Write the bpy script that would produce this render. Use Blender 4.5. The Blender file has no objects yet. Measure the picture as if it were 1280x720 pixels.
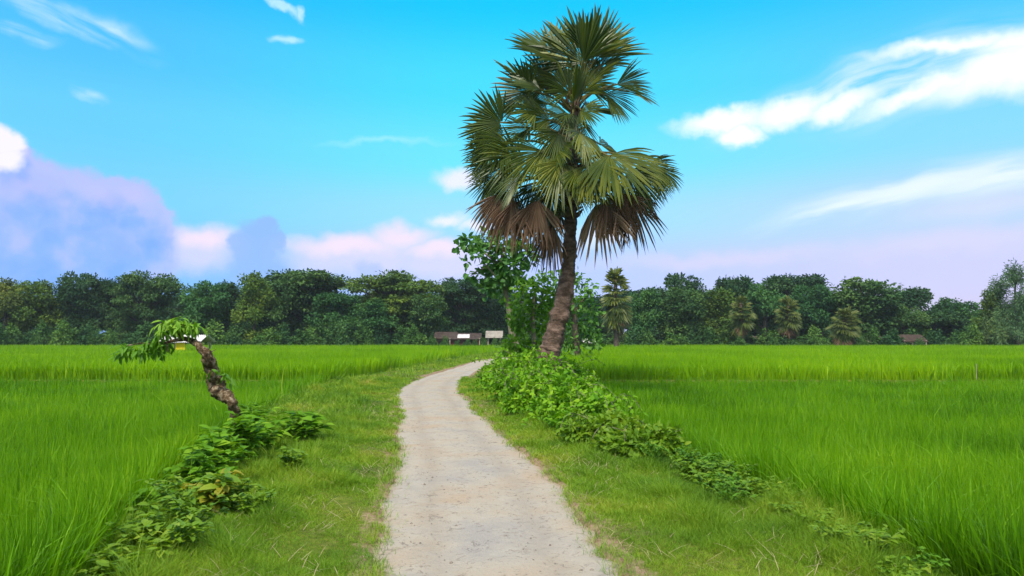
import bpy, math, random
import numpy as np
from mathutils import Vector, noise as mnoise

R = math.radians
rng = np.random.default_rng(7)
scene = bpy.context.scene
COL = scene.collection

# ------------------------------------------------------------------ helpers
def lin(r, g, b):
    f = lambda c: (c/255/12.92) if c/255 <= .04045 else ((c/255+.055)/1.055)**2.4
    return (f(r), f(g), f(b), 1.0)

EYE = np.array([0.0, 0.0, 1.6])
FPX = 960.0
PITCH = math.atan(60/FPX)

def ray(u, v):
    x = (u-640)/FPX; q = (360-v)/FPX
    return np.array([x, math.cos(PITCH)-q*math.sin(PITCH), math.sin(PITCH)+q*math.cos(PITCH)])

def at(u, v, d):
    r = ray(u, v)
    return EYE + r*(d/r[1])

def tag(o, label=None, cat=None, group=None, kind=None):
    if label: o['label'] = label
    if cat: o['category'] = cat
    if group: o['group'] = group
    if kind: o['kind'] = kind
    return o

def empty(name, loc, rz=0.0):
    o = bpy.data.objects.new(name, None); COL.objects.link(o)
    o.location = loc; o.rotation_euler = (0, 0, rz); o.empty_display_size = .2
    return o

def mesh_data(name, V, faces, mats, tint=None, smooth=False, midx=None):
    me = bpy.data.meshes.new(name)
    V = np.asarray(V, dtype=np.float32)
    me.vertices.add(len(V)); me.vertices.foreach_set('co', V.ravel())
    loops = []; tot = []
    for F in faces:
        F = np.asarray(F, dtype=np.int32)
        if len(F) == 0: continue
        loops.append(F.ravel()); tot.append(np.full(len(F), F.shape[1], dtype=np.int32))
    loops = np.concatenate(loops); tot = np.concatenate(tot)
    start = np.concatenate([[0], np.cumsum(tot)[:-1]]).astype(np.int32)
    me.loops.add(len(loops)); me.loops.foreach_set('vertex_index', loops)
    me.polygons.add(len(tot)); me.polygons.foreach_set('loop_start', start)
    me.polygons.foreach_set('loop_total', tot)
    if midx is not None: me.polygons.foreach_set('material_index', np.asarray(midx, dtype=np.int32))
    me.polygons.foreach_set('use_smooth', np.full(len(tot), bool(smooth)))
    me.update(calc_edges=True)
    if tint is not None:
        a = me.attributes.new('tint', 'FLOAT', 'POINT')
        a.data.foreach_set('value', np.asarray(tint, dtype=np.float32))
    for m in (mats if isinstance(mats, (list, tuple)) else [mats]): me.materials.append(m)
    return me

def mk(name, V, faces, mats, parent=None, **kw):
    o = bpy.data.objects.new(name, mesh_data(name, V, faces, mats, **kw)); COL.objects.link(o)
    if parent is not None: o.parent = parent
    return o

class MB:
    """collects geometry pieces into one mesh"""
    def __init__(s): s.V = []; s.F = {}; s.n = 0; s.t = []
    def add(s, V, faces, tint=0.5):
        V = np.asarray(V, dtype=float)
        for F in faces:
            F = np.asarray(F, dtype=int)
            if len(F): s.F.setdefault(F.shape[1], []).append(F+s.n)
        s.V.append(V); s.n += len(V)
        s.t.append(np.full(len(V), tint) if np.isscalar(tint) else np.asarray(tint))
    def box(s, c, size, tint=.5, rz=0.0):
        x, y, z = [q/2 for q in size]
        P = np.array([[a*x, b*y, d*z] for d in (-1, 1) for b in (-1, 1) for a in (-1, 1)])
        ca, sa = math.cos(rz), math.sin(rz)
        P = np.stack([P[:, 0]*ca-P[:, 1]*sa, P[:, 0]*sa+P[:, 1]*ca, P[:, 2]], 1)
        s.add(P+np.array(c), [[[0, 2, 3, 1], [4, 5, 7, 6], [0, 1, 5, 4], [2, 6, 7, 3], [0, 4, 6, 2], [1, 3, 7, 5]]], tint)
    def tube(s, pts, rad, n=8, rough=0.0, tint=.5, cap=True, seed=0, freq=3.0):
        pts = np.asarray(pts, float); m = len(pts)
        T = np.gradient(pts, axis=0); T /= np.linalg.norm(T, axis=1)[:, None]+1e-9
        ref = np.array([0, 1, 0]) if abs(T[:, 1]).mean() < .8 else np.array([1, 0, 0])
        A = np.cross(T, ref); A /= np.linalg.norm(A, axis=1)[:, None]+1e-9
        B = np.cross(T, A)
        ang = np.linspace(0, 2*np.pi, n, endpoint=False)
        rad = np.broadcast_to(np.asarray(rad, float), (m,))
        V = np.empty((m, n, 3))
        for i in range(m):
            for k, a in enumerate(ang):
                d = A[i]*math.cos(a)+B[i]*math.sin(a)
                r = rad[i]
                if rough:
                    p = pts[i]+d*r
                    r *= 1+rough*mnoise.noise(Vector(p*freq+seed))+.5*rough*mnoise.noise(Vector(p*freq*2.7+seed+9))
                V[i, k] = pts[i]+d*r
        idx = np.arange(m*n).reshape(m, n)
        q = np.stack([idx[:-1], np.roll(idx, -1, 1)[:-1], np.roll(idx, -1, 1)[1:], idx[1:]], -1).reshape(-1, 4)
        V = V.reshape(-1, 3)
        tri = []
        if cap:
            V = np.vstack([V, pts[:1], pts[-1:]]); a = m*n
            tri = [[a, (k+1) % n, k] for k in range(n)]+[[a+1, (m-1)*n+k, (m-1)*n+(k+1) % n] for k in range(n)]
        s.add(V, [q, tri], tint)
    def mesh(s): return np.vstack(s.V), [np.vstack(f) for f in s.F.values()], np.concatenate(s.t)
    def build(s, name, mat, parent=None, smooth=False):
        V, F, t = s.mesh()
        return mk(name, V, F, mat, parent, tint=t, smooth=smooth)

def spline(pts, n):
    pts = np.asarray(pts, float); m = len(pts)
    t = np.linspace(0, m-1, n); out = []
    for x in t:
        i = min(int(x), m-2); f = x-i
        p0, p1, p2, p3 = pts[max(i-1, 0)], pts[i], pts[i+1], pts[min(i+2, m-1)]
        out.append(.5*((2*p1)+(-p0+p2)*f+(2*p0-5*p1+4*p2-p3)*f*f+(-p0+3*p1-3*p2+p3)*f**3))
    return np.array(out)

# ------------------------------------------------------------------ materials
def new_mat(name):
    m = bpy.data.materials.new(name); m.use_nodes = True
    nt = m.node_tree; nt.nodes.clear()
    return m, nt, nt.nodes, nt.links

def ramp(nt, fac, stops, interp='LINEAR'):
    n = nt.nodes.new('ShaderNodeValToRGB'); n.color_ramp.interpolation = interp
    e = n.color_ramp.elements
    while len(e) < len(stops): e.new(.5)
    for k, (p, c) in enumerate(stops):
        e[k].position = p; e[k].color = tuple(c) if len(c) == 4 else (*c, 1)
    if fac is not None: nt.links.new(fac, n.inputs[0])
    return n.outputs[0]

def math_n(nt, op, a, b=None, clamp=False):
    n = nt.nodes.new('ShaderNodeMath'); n.operation = op; n.use_clamp = clamp
    for k, x in enumerate((a, b)):
        if x is None: continue
        if isinstance(x, (int, float)): n.inputs[k].default_value = x
        else: nt.links.new(x, n.inputs[k])
    return n.outputs[0]

def noise_n(nt, vec, scale, detail=3, rough=.55, dist=0.0):
    n = nt.nodes.new('ShaderNodeTexNoise'); n.inputs['Scale'].default_value = scale
    n.inputs['Detail'].default_value = detail; n.inputs['Roughness'].default_value = rough
    n.inputs['Distortion'].default_value = dist
    nt.links.new(vec, n.inputs['Vector'])
    return n.outputs['Fac']

def mix_c(nt, fac, a, b, mode='MIX'):
    n = nt.nodes.new('ShaderNodeMix'); n.data_type = 'RGBA'; n.blend_type = mode
    for i, x in ((0, fac), (6, a), (7, b)):
        if isinstance(x, (int, float)): n.inputs[i].default_value = x
        elif isinstance(x, tuple): n.inputs[i].default_value = x
        else: nt.links.new(x, n.inputs[i])
    return n.outputs[2]

def foliage(name, stops, transl=.35, nscale=1.0, namt=.5, rough=.55, objcol=False, spec=.25, tcol=None):
    m, nt, N, L = new_mat(name)
    geo = N.new('ShaderNodeNewGeometry')
    at_ = N.new('ShaderNodeAttribute'); at_.attribute_name = 'tint'
    nz = noise_n(nt, geo.outputs['Position'], nscale, 2)
    f = math_n(nt, 'ADD', math_n(nt, 'MULTIPLY', at_.outputs['Fac'], 1-namt),
               math_n(nt, 'MULTIPLY', math_n(nt, 'SUBTRACT', math_n(nt, 'MULTIPLY', nz, 2.2), .6), namt), True)
    c = ramp(nt, f, stops)
    if objcol:
        oi = N.new('ShaderNodeObjectInfo')
        c = mix_c(nt, 1.0, c, oi.outputs['Color'], 'MULTIPLY')
    p = N.new('ShaderNodeBsdfPrincipled'); L.new(c, p.inputs['Base Color'])
    p.inputs['Roughness'].default_value = rough; p.inputs['Specular IOR Level'].default_value = spec
    t = N.new('ShaderNodeBsdfTranslucent')
    L.new(mix_c(nt, 1.0, c, tcol or (1.25, 1.2, .5, 1), 'MULTIPLY'), t.inputs['Color'])
    mx = N.new('ShaderNodeMixShader'); mx.inputs[0].default_value = transl
    L.new(p.outputs[0], mx.inputs[1]); L.new(t.outputs[0], mx.inputs[2])
    o = N.new('ShaderNodeOutputMaterial'); L.new(mx.outputs[0], o.inputs[0])
    return m

def surface(name, stops, scale=4, detail=5, rough=.85, bump=.3, bscale=None, obj=True, dist=0.0, bdist=.02, stretch=None):
    m, nt, N, L = new_mat(name)
    tc = N.new('ShaderNodeTexCoord'); vec = tc.outputs['Object']
    if not obj: vec = N.new('ShaderNodeNewGeometry').outputs['Position']
    if stretch:
        mp = N.new('ShaderNodeMapping'); mp.inputs['Scale'].default_value = stretch
        L.new(vec, mp.inputs[0]); vec = mp.outputs[0]
    f = noise_n(nt, vec, scale, detail, .6, dist)
    p = N.new('ShaderNodeBsdfPrincipled'); L.new(ramp(nt, f, stops), p.inputs['Base Color'])
    p.inputs['Roughness'].default_value = rough; p.inputs['Specular IOR Level'].default_value = .2
    if bump:
        b = N.new('ShaderNodeBump'); b.inputs['Strength'].default_value = bump; b.inputs['Distance'].default_value = bdist
        L.new(noise_n(nt, vec, bscale or scale*3, 6, .65), b.inputs['Height']); L.new(b.outputs[0], p.inputs['Normal'])
    o = N.new('ShaderNodeOutputMaterial'); L.new(p.outputs[0], o.inputs[0])
    return m

M = {}
M['rice'] = foliage('rice_blades', [(0, (.035, .120, .002)), (.5, (.140, .335, .003)), (1, (.31, .50, .010))], .38, .35, .5, .5, spec=.2)
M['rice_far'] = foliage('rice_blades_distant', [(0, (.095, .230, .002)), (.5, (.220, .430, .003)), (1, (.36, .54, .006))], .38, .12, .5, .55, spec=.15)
M['verge'] = foliage('verge_grass', [(0, (.035, .120, .012)), (.3, (.120, .250, .012)), (.62, (.22, .36, .016)), (.87, (.36, .38, .045)), (1, (.45, .35, .12))], .3, .8, .62, .6)
M['dry'] = foliage('dry_straw', [(0, (.27, .21, .10)), (1, (.52, .44, .25))], .2, 2, .3, .7)
M['weed'] = foliage('weed_leaves', [(0, (.055, .165, .008)), (.6, (.140, .320, .014)), (1, (.29, .45, .03))], .34, 2.5, .35, .62, spec=.1)
M['weed_lt'] = foliage('young_weed_leaves', [(0, (.08, .19, .01)), (.6, (.17, .31, .015)), (1, (.32, .40, .03))], .35, 2.5, .35, .5)
M['yellowleaf'] = foliage('yellowed_leaves', [(0, (.25, .28, .02)), (1, (.42, .38, .04))], .35, 4, .3, .55)
M['bush'] = foliage('creeper_leaves', [(0, (.050, .165, .006)), (.5, (.135, .325, .010)), (1, (.31, .50, .020))], .3, 1.6, .45, .58, spec=.14)
M['teak'] = foliage('broad_tree_leaves', [(0, (.045, .145, .035)), (.6, (.105, .270, .055)), (1, (.22, .40, .08))], .3, .8, .4, .5)
M['lime'] = foliage('bright_tree_leaves', [(0, (.055, .160, .010)), (.6, (.130, .310, .015)), (1, (.26, .44, .025))], .3, .8, .4, .5)
M['lime2'] = foliage('mid_green_tree_leaves', [(0, (.05, .15, .025)), (.6, (.12, .28, .035)), (1, (.23, .42, .06))], .3, .6, .4, .5)
M['far'] = foliage('distant_tree_leaves', [(0, (.024, .066, .026)), (.5, (.060, .135, .042)), (1, (.150, .240, .055))], .22, .22, .6, .7, objcol=True, spec=.1)
M['fan'] = foliage('fan_palm_leaves', [(0, (.022, .052, .010)), (.5, (.085, .125, .014)), (1, (.290, .300, .045))], .25, 1.2, .3, .42, spec=.4)
M['fan_dim'] = foliage('distant_fan_palm_leaves', [(0, (.03, .06, .012)), (.5, (.09, .13, .022)), (1, (.20, .22, .05))], .25, 1.2, .3, .5)
M['deadfan'] = foliage('dead_palm_leaves', [(0, (.060, .036, .020)), (.5, (.16, .09, .055)), (1, (.34, .23, .14))], .15, 1.5, .3, .8)
M['petiole'] = surface('palm_petioles', [(0.3, (.10, .10, .02, 1)), (.7, (.18, .15, .05, 1))], 6, 3, .6, .2)
M['palmbark'] = surface('palm_bark', [(.28, (.035, .022, .016, 1)), (.45, (.11, .07, .05, 1)), (.62, (.22, .145, .11, 1)), (.8, (.36, .27, .22, 1))], 5, 8, .9, .9, 14, bdist=.05, stretch=(1, 1, 1.7))
M['bark'] = surface('tree_bark', [(.3, (.05, .035, .025, 1)), (.6, (.16, .12, .09, 1))], 5, 5, .9, .5)
M['stumpbark'] = surface('gnarled_bark', [(.34, (.035, .022, .010, 1)), (.5, (.14, .09, .045, 1)), (.64, (.40, .31, .21, 1))], 16, 8, .9, 1.0, 34, bdist=.04)
M['palebark'] = surface('pale_bark', [(.3, (.12, .10, .06, 1)), (.7, (.30, .27, .18, 1))], 6, 5, .9, .5)
M['farbark'] = surface('distant_bark', [(.3, (.03, .025, .02, 1)), (.7, (.12, .10, .08, 1))], 1, 3, .9, 0)

# ------------------------------------------------------------------ terrain functions
PL = np.array([[-30, -.30], [0, -.50], [3, -.68], [5.12, -.88], [6.98, -1.13], [8.53, -1.29], [10.97, -1.60], [14, -2.06], [19.2, -2.86], [21.9, -3.29],
               [25.6, -3.60], [32, -3.33], [43.9, -2.74], [53, -2.45], [60, -1.2], [70, 1.0], [85, 3.2], [115, 4.4]])
PR = np.array([[-30, 1.45], [0, 1.15], [3, .86], [5.12, .69], [6.83, .57], [8.53, .44], [10.24, .16], [13.96, -.44], [18, -1.02], [21.9, -1.48], [25.6, -1.81],
               [29.5, -1.84], [38.4, -1.60], [53, -1.10], [60, .6], [70, 2.8], [85, 5.0], [115, 6.2]])
RL = np.array([[-30, -2.4], [0, -2.4], [4, -2.6], [5.2, -2.95], [8.5, -3.75], [11, -4.35], [14, -5.0], [19, -5.85], [26, -6.4], [31, -6.1], [45, -5.4], [60, -4.6], [72, -3.2], [90, -1.5], [125, -.5]])
RR = np.array([[-30, 3.6], [0, 3.5], [4, 3.2], [5.2, 3.02], [7.2, 2.85], [9.6, 2.55], [14, 2.15], [20, 1.9], [26, 1.7], [40, 1.6], [55, 2.2], [70, 5.0], [90, 7.5], [125, 8.5]])
def smooth_f(T):
    y = np.linspace(T[0, 0], T[-1, 0], 1200); x = np.interp(y, T[:, 0], T[:, 1])
    out = x.copy()
    for i in range(len(y)):
        s = .5+.05*max(y[i], 0); w = np.exp(-((y-y[i])/s)**2); out[i] = (w*x).sum()/w.sum()
    return lambda q: np.interp(q, y, out)
PL[:, 1] -= .03; PR[:, 1] += .08
pl, pr, rl, rr = smooth_f(PL), smooth_f(PR), smooth_f(RL), smooth_f(RR)

EJ = {k: [np.random.default_rng(int(k*10)+j).normal(0, 1, 4000) for j in range(4)] for k in (1.0, 4.2)}
def edge_j(y, s):
    y = np.clip(np.asarray(y, float), -19, 130); o = 0
    for tab, sp, am in zip(EJ[s], (1.3, .47, .19, .09), (.030, .022, .014, .008)):
        q = (y+20)/sp; i = np.floor(q).astype(int); f = q-i; f = f*f*(3-2*f)
        o = o+am*(tab[i]*(1-f)+tab[i+1]*f)
    return o
BUND = 26.5       # cross dyke between near and far paddies
def sstep(a, b, x):
    t = np.clip((x-a)/(b-a), 0, 1); return t*t*(3-2*t)

def wob(x, y):    # cheap smooth pseudo-noise
    return .5*np.sin(1.7*x+.9*y+1.3)*np.sin(1.1*y-.6*x)+.3*np.sin(3.9*x-2.3*y)*np.sin(2.9*y+.7)+.2*np.sin(7.3*x+5.1*y)

def field_base(y):
    near = -.55
    far = np.interp(y, [26, 50, 110, 400], [-.15, -.18, -.32, -.5])
    return np.where(y < BUND, near, far)

def gz(x, y):
    x = np.asarray(x, float); y = np.asarray(y, float)
    a, b, c, d = pl(y), pr(y), rl(y), rr(y)
    fb = field_base(y)
    vz = np.interp(y, [0, 30, 60, 125], [0, 0, -.15, -.5])
    verge = vz+.035+.03*wob(x, y)
    left = (1-sstep(c-.45, c+.55, x)); right = sstep(d-.55, d+.45, x)
    z = verge*(1-left-right)+fb*(left+right)
    aj = a+edge_j(y, 1.0); bj = b+edge_j(y, 4.2)
    inpath = sstep(aj, aj+.13, x)*(1-sstep(bj-.13, bj, x))
    z = z*(1-inpath)+(vz-.06)*inpath
    dyke = np.exp(-((y-BUND)/.28)**2)*(left+right)
    z = z+dyke*.25
    z = z+.38*np.exp(-(((x-.9)/1.1)**2+((y-21)/3.0)**2))*(1-inpath)
    return z

# ------------------------------------------------------------------ ground sheet
def axis(lo, hi, c0, c1, step, grow=1.12):
    a = list(np.arange(c0, c1, step)); s = step
    while a[-1] < hi: s *= grow; a.append(a[-1]+s)
    s = step
    while a[0] > lo: s *= grow; a.insert(0, a[0]-s)
    return np.array(a)
gx = axis(-850, 850, -6.0, 4.5, .06, 1.10); gy = axis(-200, 1500, 2.5, 30, .09, 1.06)
X, Y = np.meshgrid(gx, gy)
Z = gz(X, Y)
idx = np.arange(X.size).reshape(X.shape)
Q = np.stack([idx[:-1, :-1], idx[:-1, 1:], idx[1:, 1:], idx[1:, :-1]], -1).reshape(-1, 4)
m, nt, N, L = new_mat('soil_and_turf')
pos = N.new('ShaderNodeNewGeometry').outputs['Position']
big = noise_n(nt, pos, .9, 4); fine = noise_n(nt, pos, 14, 6, .7)
green = ramp(nt, fine, [(.3, (.055, .080, .010, 1)), (.55, (.13, .16, .018, 1)), (.75, (.24, .20, .06, 1))])
soil = ramp(nt, fine, [(.3, (.09, .055, .03, 1)), (.7, (.24, .17, .11, 1))])
fac = ramp(nt, big, [(.52, (0, 0, 0, 1)), (.68, (.55, .55, .55, 1))])
c = mix_c(nt, fac, green, soil)
at_ = N.new('ShaderNodeAttribute'); at_.attribute_name = 'tint'       # 0 turf, 1 wet paddy mud, -1 bare soil beside the path
c = mix_c(nt, math_n(nt, 'MULTIPLY', at_.outputs['Fac'], 1.0, True), c, (.022, .030, .008, 1))
bare = math_n(nt, 'ADD', math_n(nt, 'MULTIPLY', at_.outputs['Fac'], -1.0, True), math_n(nt, 'MULTIPLY', math_n(nt, 'SUBTRACT', noise_n(nt, pos, 3.5, 4, .7), .5), 1.1))
c = mix_c(nt, ramp(nt, bare, [(.35, (0, 0, 0, 1)), (.6, (1, 1, 1, 1))]), c, ramp(nt, fine, [(.3, (.17, .10, .055, 1)), (.7, (.38, .27, .18, 1))]))
p = N.new('ShaderNodeBsdfPrincipled'); L.new(c, p.inputs['Base Color']); p.inputs['Roughness'].default_value = .95
p.inputs['Specular IOR Level'].default_value = .1
b = N.new('ShaderNodeBump'); b.inputs['Strength'].default_value = .6; b.inputs['Distance'].default_value = .03
L.new(fine, b.inputs['Height']); L.new(b.outputs[0], p.inputs['Normal'])
o = N.new('ShaderNodeOutputMaterial'); L.new(p.outputs[0], o.inputs[0])
gt = np.where((X < rl(Y)-.1) | (X > rr(Y)+.1), sstep(.0, .5, np.maximum(rl(Y)-X, X-rr(Y)))*(Y < 114)*(np.abs(Y-BUND) > .55), -np.clip(1-np.minimum(np.abs(X-pl(Y)), np.abs(X-pr(Y)))/.28, 0, 1)*(Y < 60))
tag(mk('ground', np.stack([X, Y, Z], -1).reshape(-1, 3), [Q], m, smooth=True, tint=gt.ravel()), kind='structure')

# ------------------------------------------------------------------ path
ys = np.concatenate([np.arange(-6, 30, .08), np.arange(30, 118, .4)])
nc = 25
le = pl(ys)+edge_j(ys, 1.0)-.03; re = pr(ys)+edge_j(ys, 4.2)+.03
t = np.linspace(0, 1, nc)
PX = le[:, None]+(re-le)[:, None]*t[None]; PY = np.repeat(ys[:, None], nc, 1)
vz = np.interp(PY, [0, 30, 60, 125], [0, 0, -.15, -.5])
prof = .022-.025*np.abs(2*t-1)**4
rut = -.012*np.exp(-((t-.27)/.08)**2)-.012*np.exp(-((t-.73)/.08)**2)
PZ = vz+prof[None]+rut[None]+.008*wob(PX*2, PY*1.5)+.004*wob(PX*7, PY*6)
idx = np.arange(PX.size).reshape(PX.shape)
Q = np.stack([idx[:-1, :-1], idx[:-1, 1:], idx[1:, 1:], idx[1:, :-1]], -1).reshape(-1, 4)
m, nt, N, L = new_mat('pale_dirt')
geo = N.new('ShaderNodeNewGeometry'); pos = geo.outputs['Position']
at_ = N.new('ShaderNodeAttribute'); at_.attribute_name = 'tint'
n1 = noise_n(nt, pos, .9, 5, .6, .4); n2 = noise_n(nt, pos, 5.5, 7, .7, .6); n3 = noise_n(nt, pos, 45, 4, .7)
base = ramp(nt, n1, [(.32, (.345, .31, .275, 1)), (.5, (.41, .355, .285, 1)), (.66, (.41, .315, .225, 1))])
base = mix_c(nt, ramp(nt, n2, [(.5, (0, 0, 0, 1)), (.72, (.45, .45, .45, 1))]), base, (.46, .415, .34, 1))
mp = N.new('ShaderNodeMapping'); mp.inputs['Scale'].default_value = (5.5, 4.5, 4); L.new(pos, mp.inputs[0])
nb = noise_n(nt, mp.outputs[0], 1.5, 9, .78, 1.4)
base = mix_c(nt, ramp(nt, nb, [(.55, (0, 0, 0, 1)), (.64, (.85, .85, .85, 1))]), base, (.15, .12, .095, 1))
base = mix_c(nt, ramp(nt, n3, [(.58, (0, 0, 0, 1)), (.68, (.38, .38, .38, 1))]), base, (.20, .165, .135, 1))
ne = noise_n(nt, pos, 3.2, 5, .65)
ef = math_n(nt, 'ADD', at_.outputs['Fac'], math_n(nt, 'MULTIPLY', math_n(nt, 'SUBTRACT', ne, .5), .45))
base = mix_c(nt, ramp(nt, at_.outputs['Fac'], [(.26, (0, 0, 0, 1)), (.46, (.36, .36, .36, 1)), (.66, (0, 0, 0, 1))]), base, (.29, .24, .19, 1))
base = mix_c(nt, ramp(nt, ef, [(.84, (0, 0, 0, 1)), (.98, (.8, .8, .8, 1))]), base, (.33, .215, .13, 1))
p = N.new('ShaderNodeBsdfPrincipled'); L.new(base, p.inputs['Base Color']); p.inputs['Roughness'].default_value = .92
p.inputs['Specular IOR Level'].default_value = .15
b = N.new('ShaderNodeBump'); b.inputs['Strength'].default_value = .9; b.inputs['Distance'].default_value = .025
L.new(math_n(nt, 'ADD', math_n(nt, 'MULTIPLY', n3, .5), n2), b.inputs['Height']); L.new(b.outputs[0], p.inputs['Normal'])
o = N.new('ShaderNodeOutputMaterial'); L.new(p.outputs[0], o.inputs[0])
tt = np.repeat(np.abs(2*t-1)[None], len(ys), 0).ravel()
tag(mk('path', np.stack([PX, PY, PZ], -1).reshape(-1, 3), [Q], m, smooth=True, tint=tt), kind='structure')

# ------------------------------------------------------------------ blades
def blades(P, h, w, az, lean, droop, segs, waz=None):
    n = len(P); ts = np.linspace(0, 1, segs+1)
    d = np.stack([np.cos(az), np.sin(az), np.zeros(n)], 1)
    wa = az+np.pi/2 if waz is None else waz
    wd = np.stack([np.cos(wa), np.sin(wa), np.zeros(n)], 1)
    V = np.empty((n, 2*segs+1, 3))
    for k, t in enumerate(ts):
        out = h*(lean*t+droop*t**3)
        up = h*(t*np.sqrt(np.clip(1-lean**2, .1, 1))-.45*np.abs(droop)*t**3)
        c = P+d*out[:, None]; c[:, 2] += up
        if k == segs: V[:, -1] = c
        else:
            ww = (w*(.55+.9*t)*(1-t)**.45)[:, None]*.5 if segs > 1 else (w*.5)[:, None]
            V[:, 2*k] = c-wd*ww; V[:, 2*k+1] = c+wd*ww
    b0 = (np.arange(n)*(2*segs+1))[:, None]
    quads = [b0+np.array([[2*k, 2*k+1, 2*k+3, 2*k+2]]) for k in range(segs-1)]
    tris = b0+np.array([[2*segs-2, 2*segs-1, 2*segs]])
    return V.reshape(-1, 3), ([np.vstack(quads)] if quads else [])+[tris]

class Acc:
    def __init__(s): s.V = []; s.Q = []; s.T = []; s.n = 0; s.t = []
    def add(s, V, faces, tint):
        for F in faces: (s.Q if F.shape[1] == 4 else s.T).append(F+s.n)
        s.V.append(V); s.t.append(tint); s.n += len(V)
    def build(s, name, mat, parent=None):
        F = []
        if s.Q: F.append(np.vstack(s.Q))
        if s.T: F.append(np.vstack(s.T))
        return mk(name, np.vstack(s.V), F, mat, parent, tint=np.concatenate(s.t))

def rice(acc, n, y0, y1, side, xmax_k, hgt, wpx, segs, lo=0.0, margin=3.0, edge=True, clump=0):
    y = np.sqrt(rng.uniform(y0**2, y1**2, n)) if y0 > 12 else rng.uniform(y0, y1, n)
    e = rl(y) if side < 0 else rr(y)
    far = np.maximum(y*xmax_k+margin, 4.0)
    if side < 0:
        x = e-rng.random(n)*(far+e)
    else:
        x = e+rng.random(n)*(far-e)
    ok = np.abs(x) > np.abs(e)-.5 if side > 0 else x < e
    dk = .10*np.sin(x*1.3)+.07*np.sin(x*3.7+1); keep = (y < BUND-.22+dk) | (y > BUND+.16+dk)
    x, y, e = x[ok & keep], y[ok & keep], e[ok & keep]; n = len(x)
    if clump:                                  # plant hills: gather several blades at one root
        g = .17
        x = np.where(rng.random(n) < .75, np.round(x/g)*g+rng.normal(0, .025, n)+.04*np.sin(9*y), x)
        y = np.where(rng.random(n) < .75, np.round(y/g)*g+rng.normal(0, .025, n), y)
    z = gz(x, y)
    dist = np.hypot(x, y)
    pn = wob(x*.35, y*.35)*.5+wob(x*1.3+5, y*1.1)*.35
    h = hgt*(1+.10*pn+rng.normal(0, .12, n))
    az = rng.uniform(0, 2*np.pi, n)
    lean = np.clip(rng.normal(.14, .09, n), .01, .5)
    droop = np.clip(rng.normal(.08, .12, n), 0, .7)
    stray = rng.random(n) < .05; h = np.where(stray, h*1.22, h); droop = np.where(stray, rng.uniform(.3, .8, n), droop)
    w = np.maximum(.0125, dist*wpx*1.25)*rng.uniform(.65, 1.4, n)
    V, F = blades(np.stack([x, y, z], 1), h, w, az, lean, droop, segs, rng.uniform(0, np.pi, n))
    tint = np.clip(.5+.28*pn+.24*wob(x*.13+3, y*.17)+rng.normal(0, .26, n), 0, 1)
    acc.add(V, F, np.repeat(tint, 2*segs+1))

for side, lab_near, lab_far in (
        (-1, 'tall green rice in the near paddy beside the leaning stump and broad weeds', 'brighter band of rice behind the leaning stump, reaching back to the trees'),
        (1, 'tall green rice in the near paddy right of the creeper covered bank', 'brighter wide band of rice beyond the palm and far dyke, below the trees')):
    a = Acc()
    rice(a, 36000, 3.2, 9, side, .78, .82, .0009, 4, margin=1.0, clump=1)
    rice(a, 48000, 8, 16, side, .76, .74, .0009, 3, margin=1.0)
    rice(a, 54000, 15.5, BUND-.2, side, .74, .70, .0010, 3, margin=1.5)
    tag(a.build('rice_field', M['rice']), lab_near, 'rice field', kind='stuff')
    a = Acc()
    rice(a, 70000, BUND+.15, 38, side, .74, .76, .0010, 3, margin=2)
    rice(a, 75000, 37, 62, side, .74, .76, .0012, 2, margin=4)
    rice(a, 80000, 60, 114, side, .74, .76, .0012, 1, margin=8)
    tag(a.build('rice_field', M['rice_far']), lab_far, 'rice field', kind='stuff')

# verge turf ---------------------------------------------------------
def turf(acc, n, y0, y1, side, w0, segs):
    y = rng.uniform(y0, y1, n) if y1 < 15 else np.sqrt(rng.uniform(y0**2, y1**2, n))
    if side < 0: a, b = rl(y)-.1, pl(y)+edge_j(y, 1.0)
    else: a, b = pr(y)+edge_j(y, 4.2), rr(y)+.1
    u = rng.random(n); x = a+(b-a)*u
    dp = (b-x) if side < 0 else (x-a)           # distance from the path edge
    pn = wob(x*.9, y*.9); p2 = wob(x*2.3+3, y*2.1)
    ok = rng.random(n) < np.clip(.5+dp*3.2+.5*p2, .15, 1)
    x, y, dp, pn, p2 = x[ok], y[ok], dp[ok], pn[ok], p2[ok]; n = len(x)
    # a few blades creep on to the path
    x = x+np.where(rng.random(n) < .05, (1 if side < 0 else -1)*rng.random(n)*.10, 0)
    h = np.clip(.065+.035*pn+.03*p2, .02, .16)*np.clip(.45+dp*1.1, .45, 1.5)*rng.uniform(.6, 1.5, n)
    q3 = wob(x*.55+9, y*.5+2)
    tint = np.clip(.40+.24*pn+.20*p2+.28*q3+rng.normal(0, .24, n)+.12*np.exp(-dp*2), 0, 1)
    tuft = np.maximum(wob(x*3.1+2, y*3.4)-.12, 0); dr = np.abs(x-(rl(y) if side < 0 else rr(y)))
    worn = sstep(.12, .4, wob(x*.8+4, y*.75+1)); h = h*(1-.45*worn); tint = np.clip(tint+.28*worn*rng.random(n), 0, 1)
    h = h*(1+2.2*tuft)*(1+2.2*np.exp(-(dr/.38)**2)*rng.random(n)); tint = np.clip(tint-.25*np.exp(-(dr/.4)**2), 0, 1)
    w = np.maximum(.004, y*w0)*rng.uniform(.7, 1.3, n)
    V, F = blades(np.stack([x, y, gz(x, y)-.004], 1), h, w, rng.uniform(0, 6.28, n), np.clip(rng.normal(.5, .2, n), .05, .9),
                  np.clip(rng.normal(.25, .2, n), 0, .8), segs, rng.uniform(0, 3.14, n))
    acc.add(V, F, np.repeat(tint, 2*segs+1))
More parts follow.
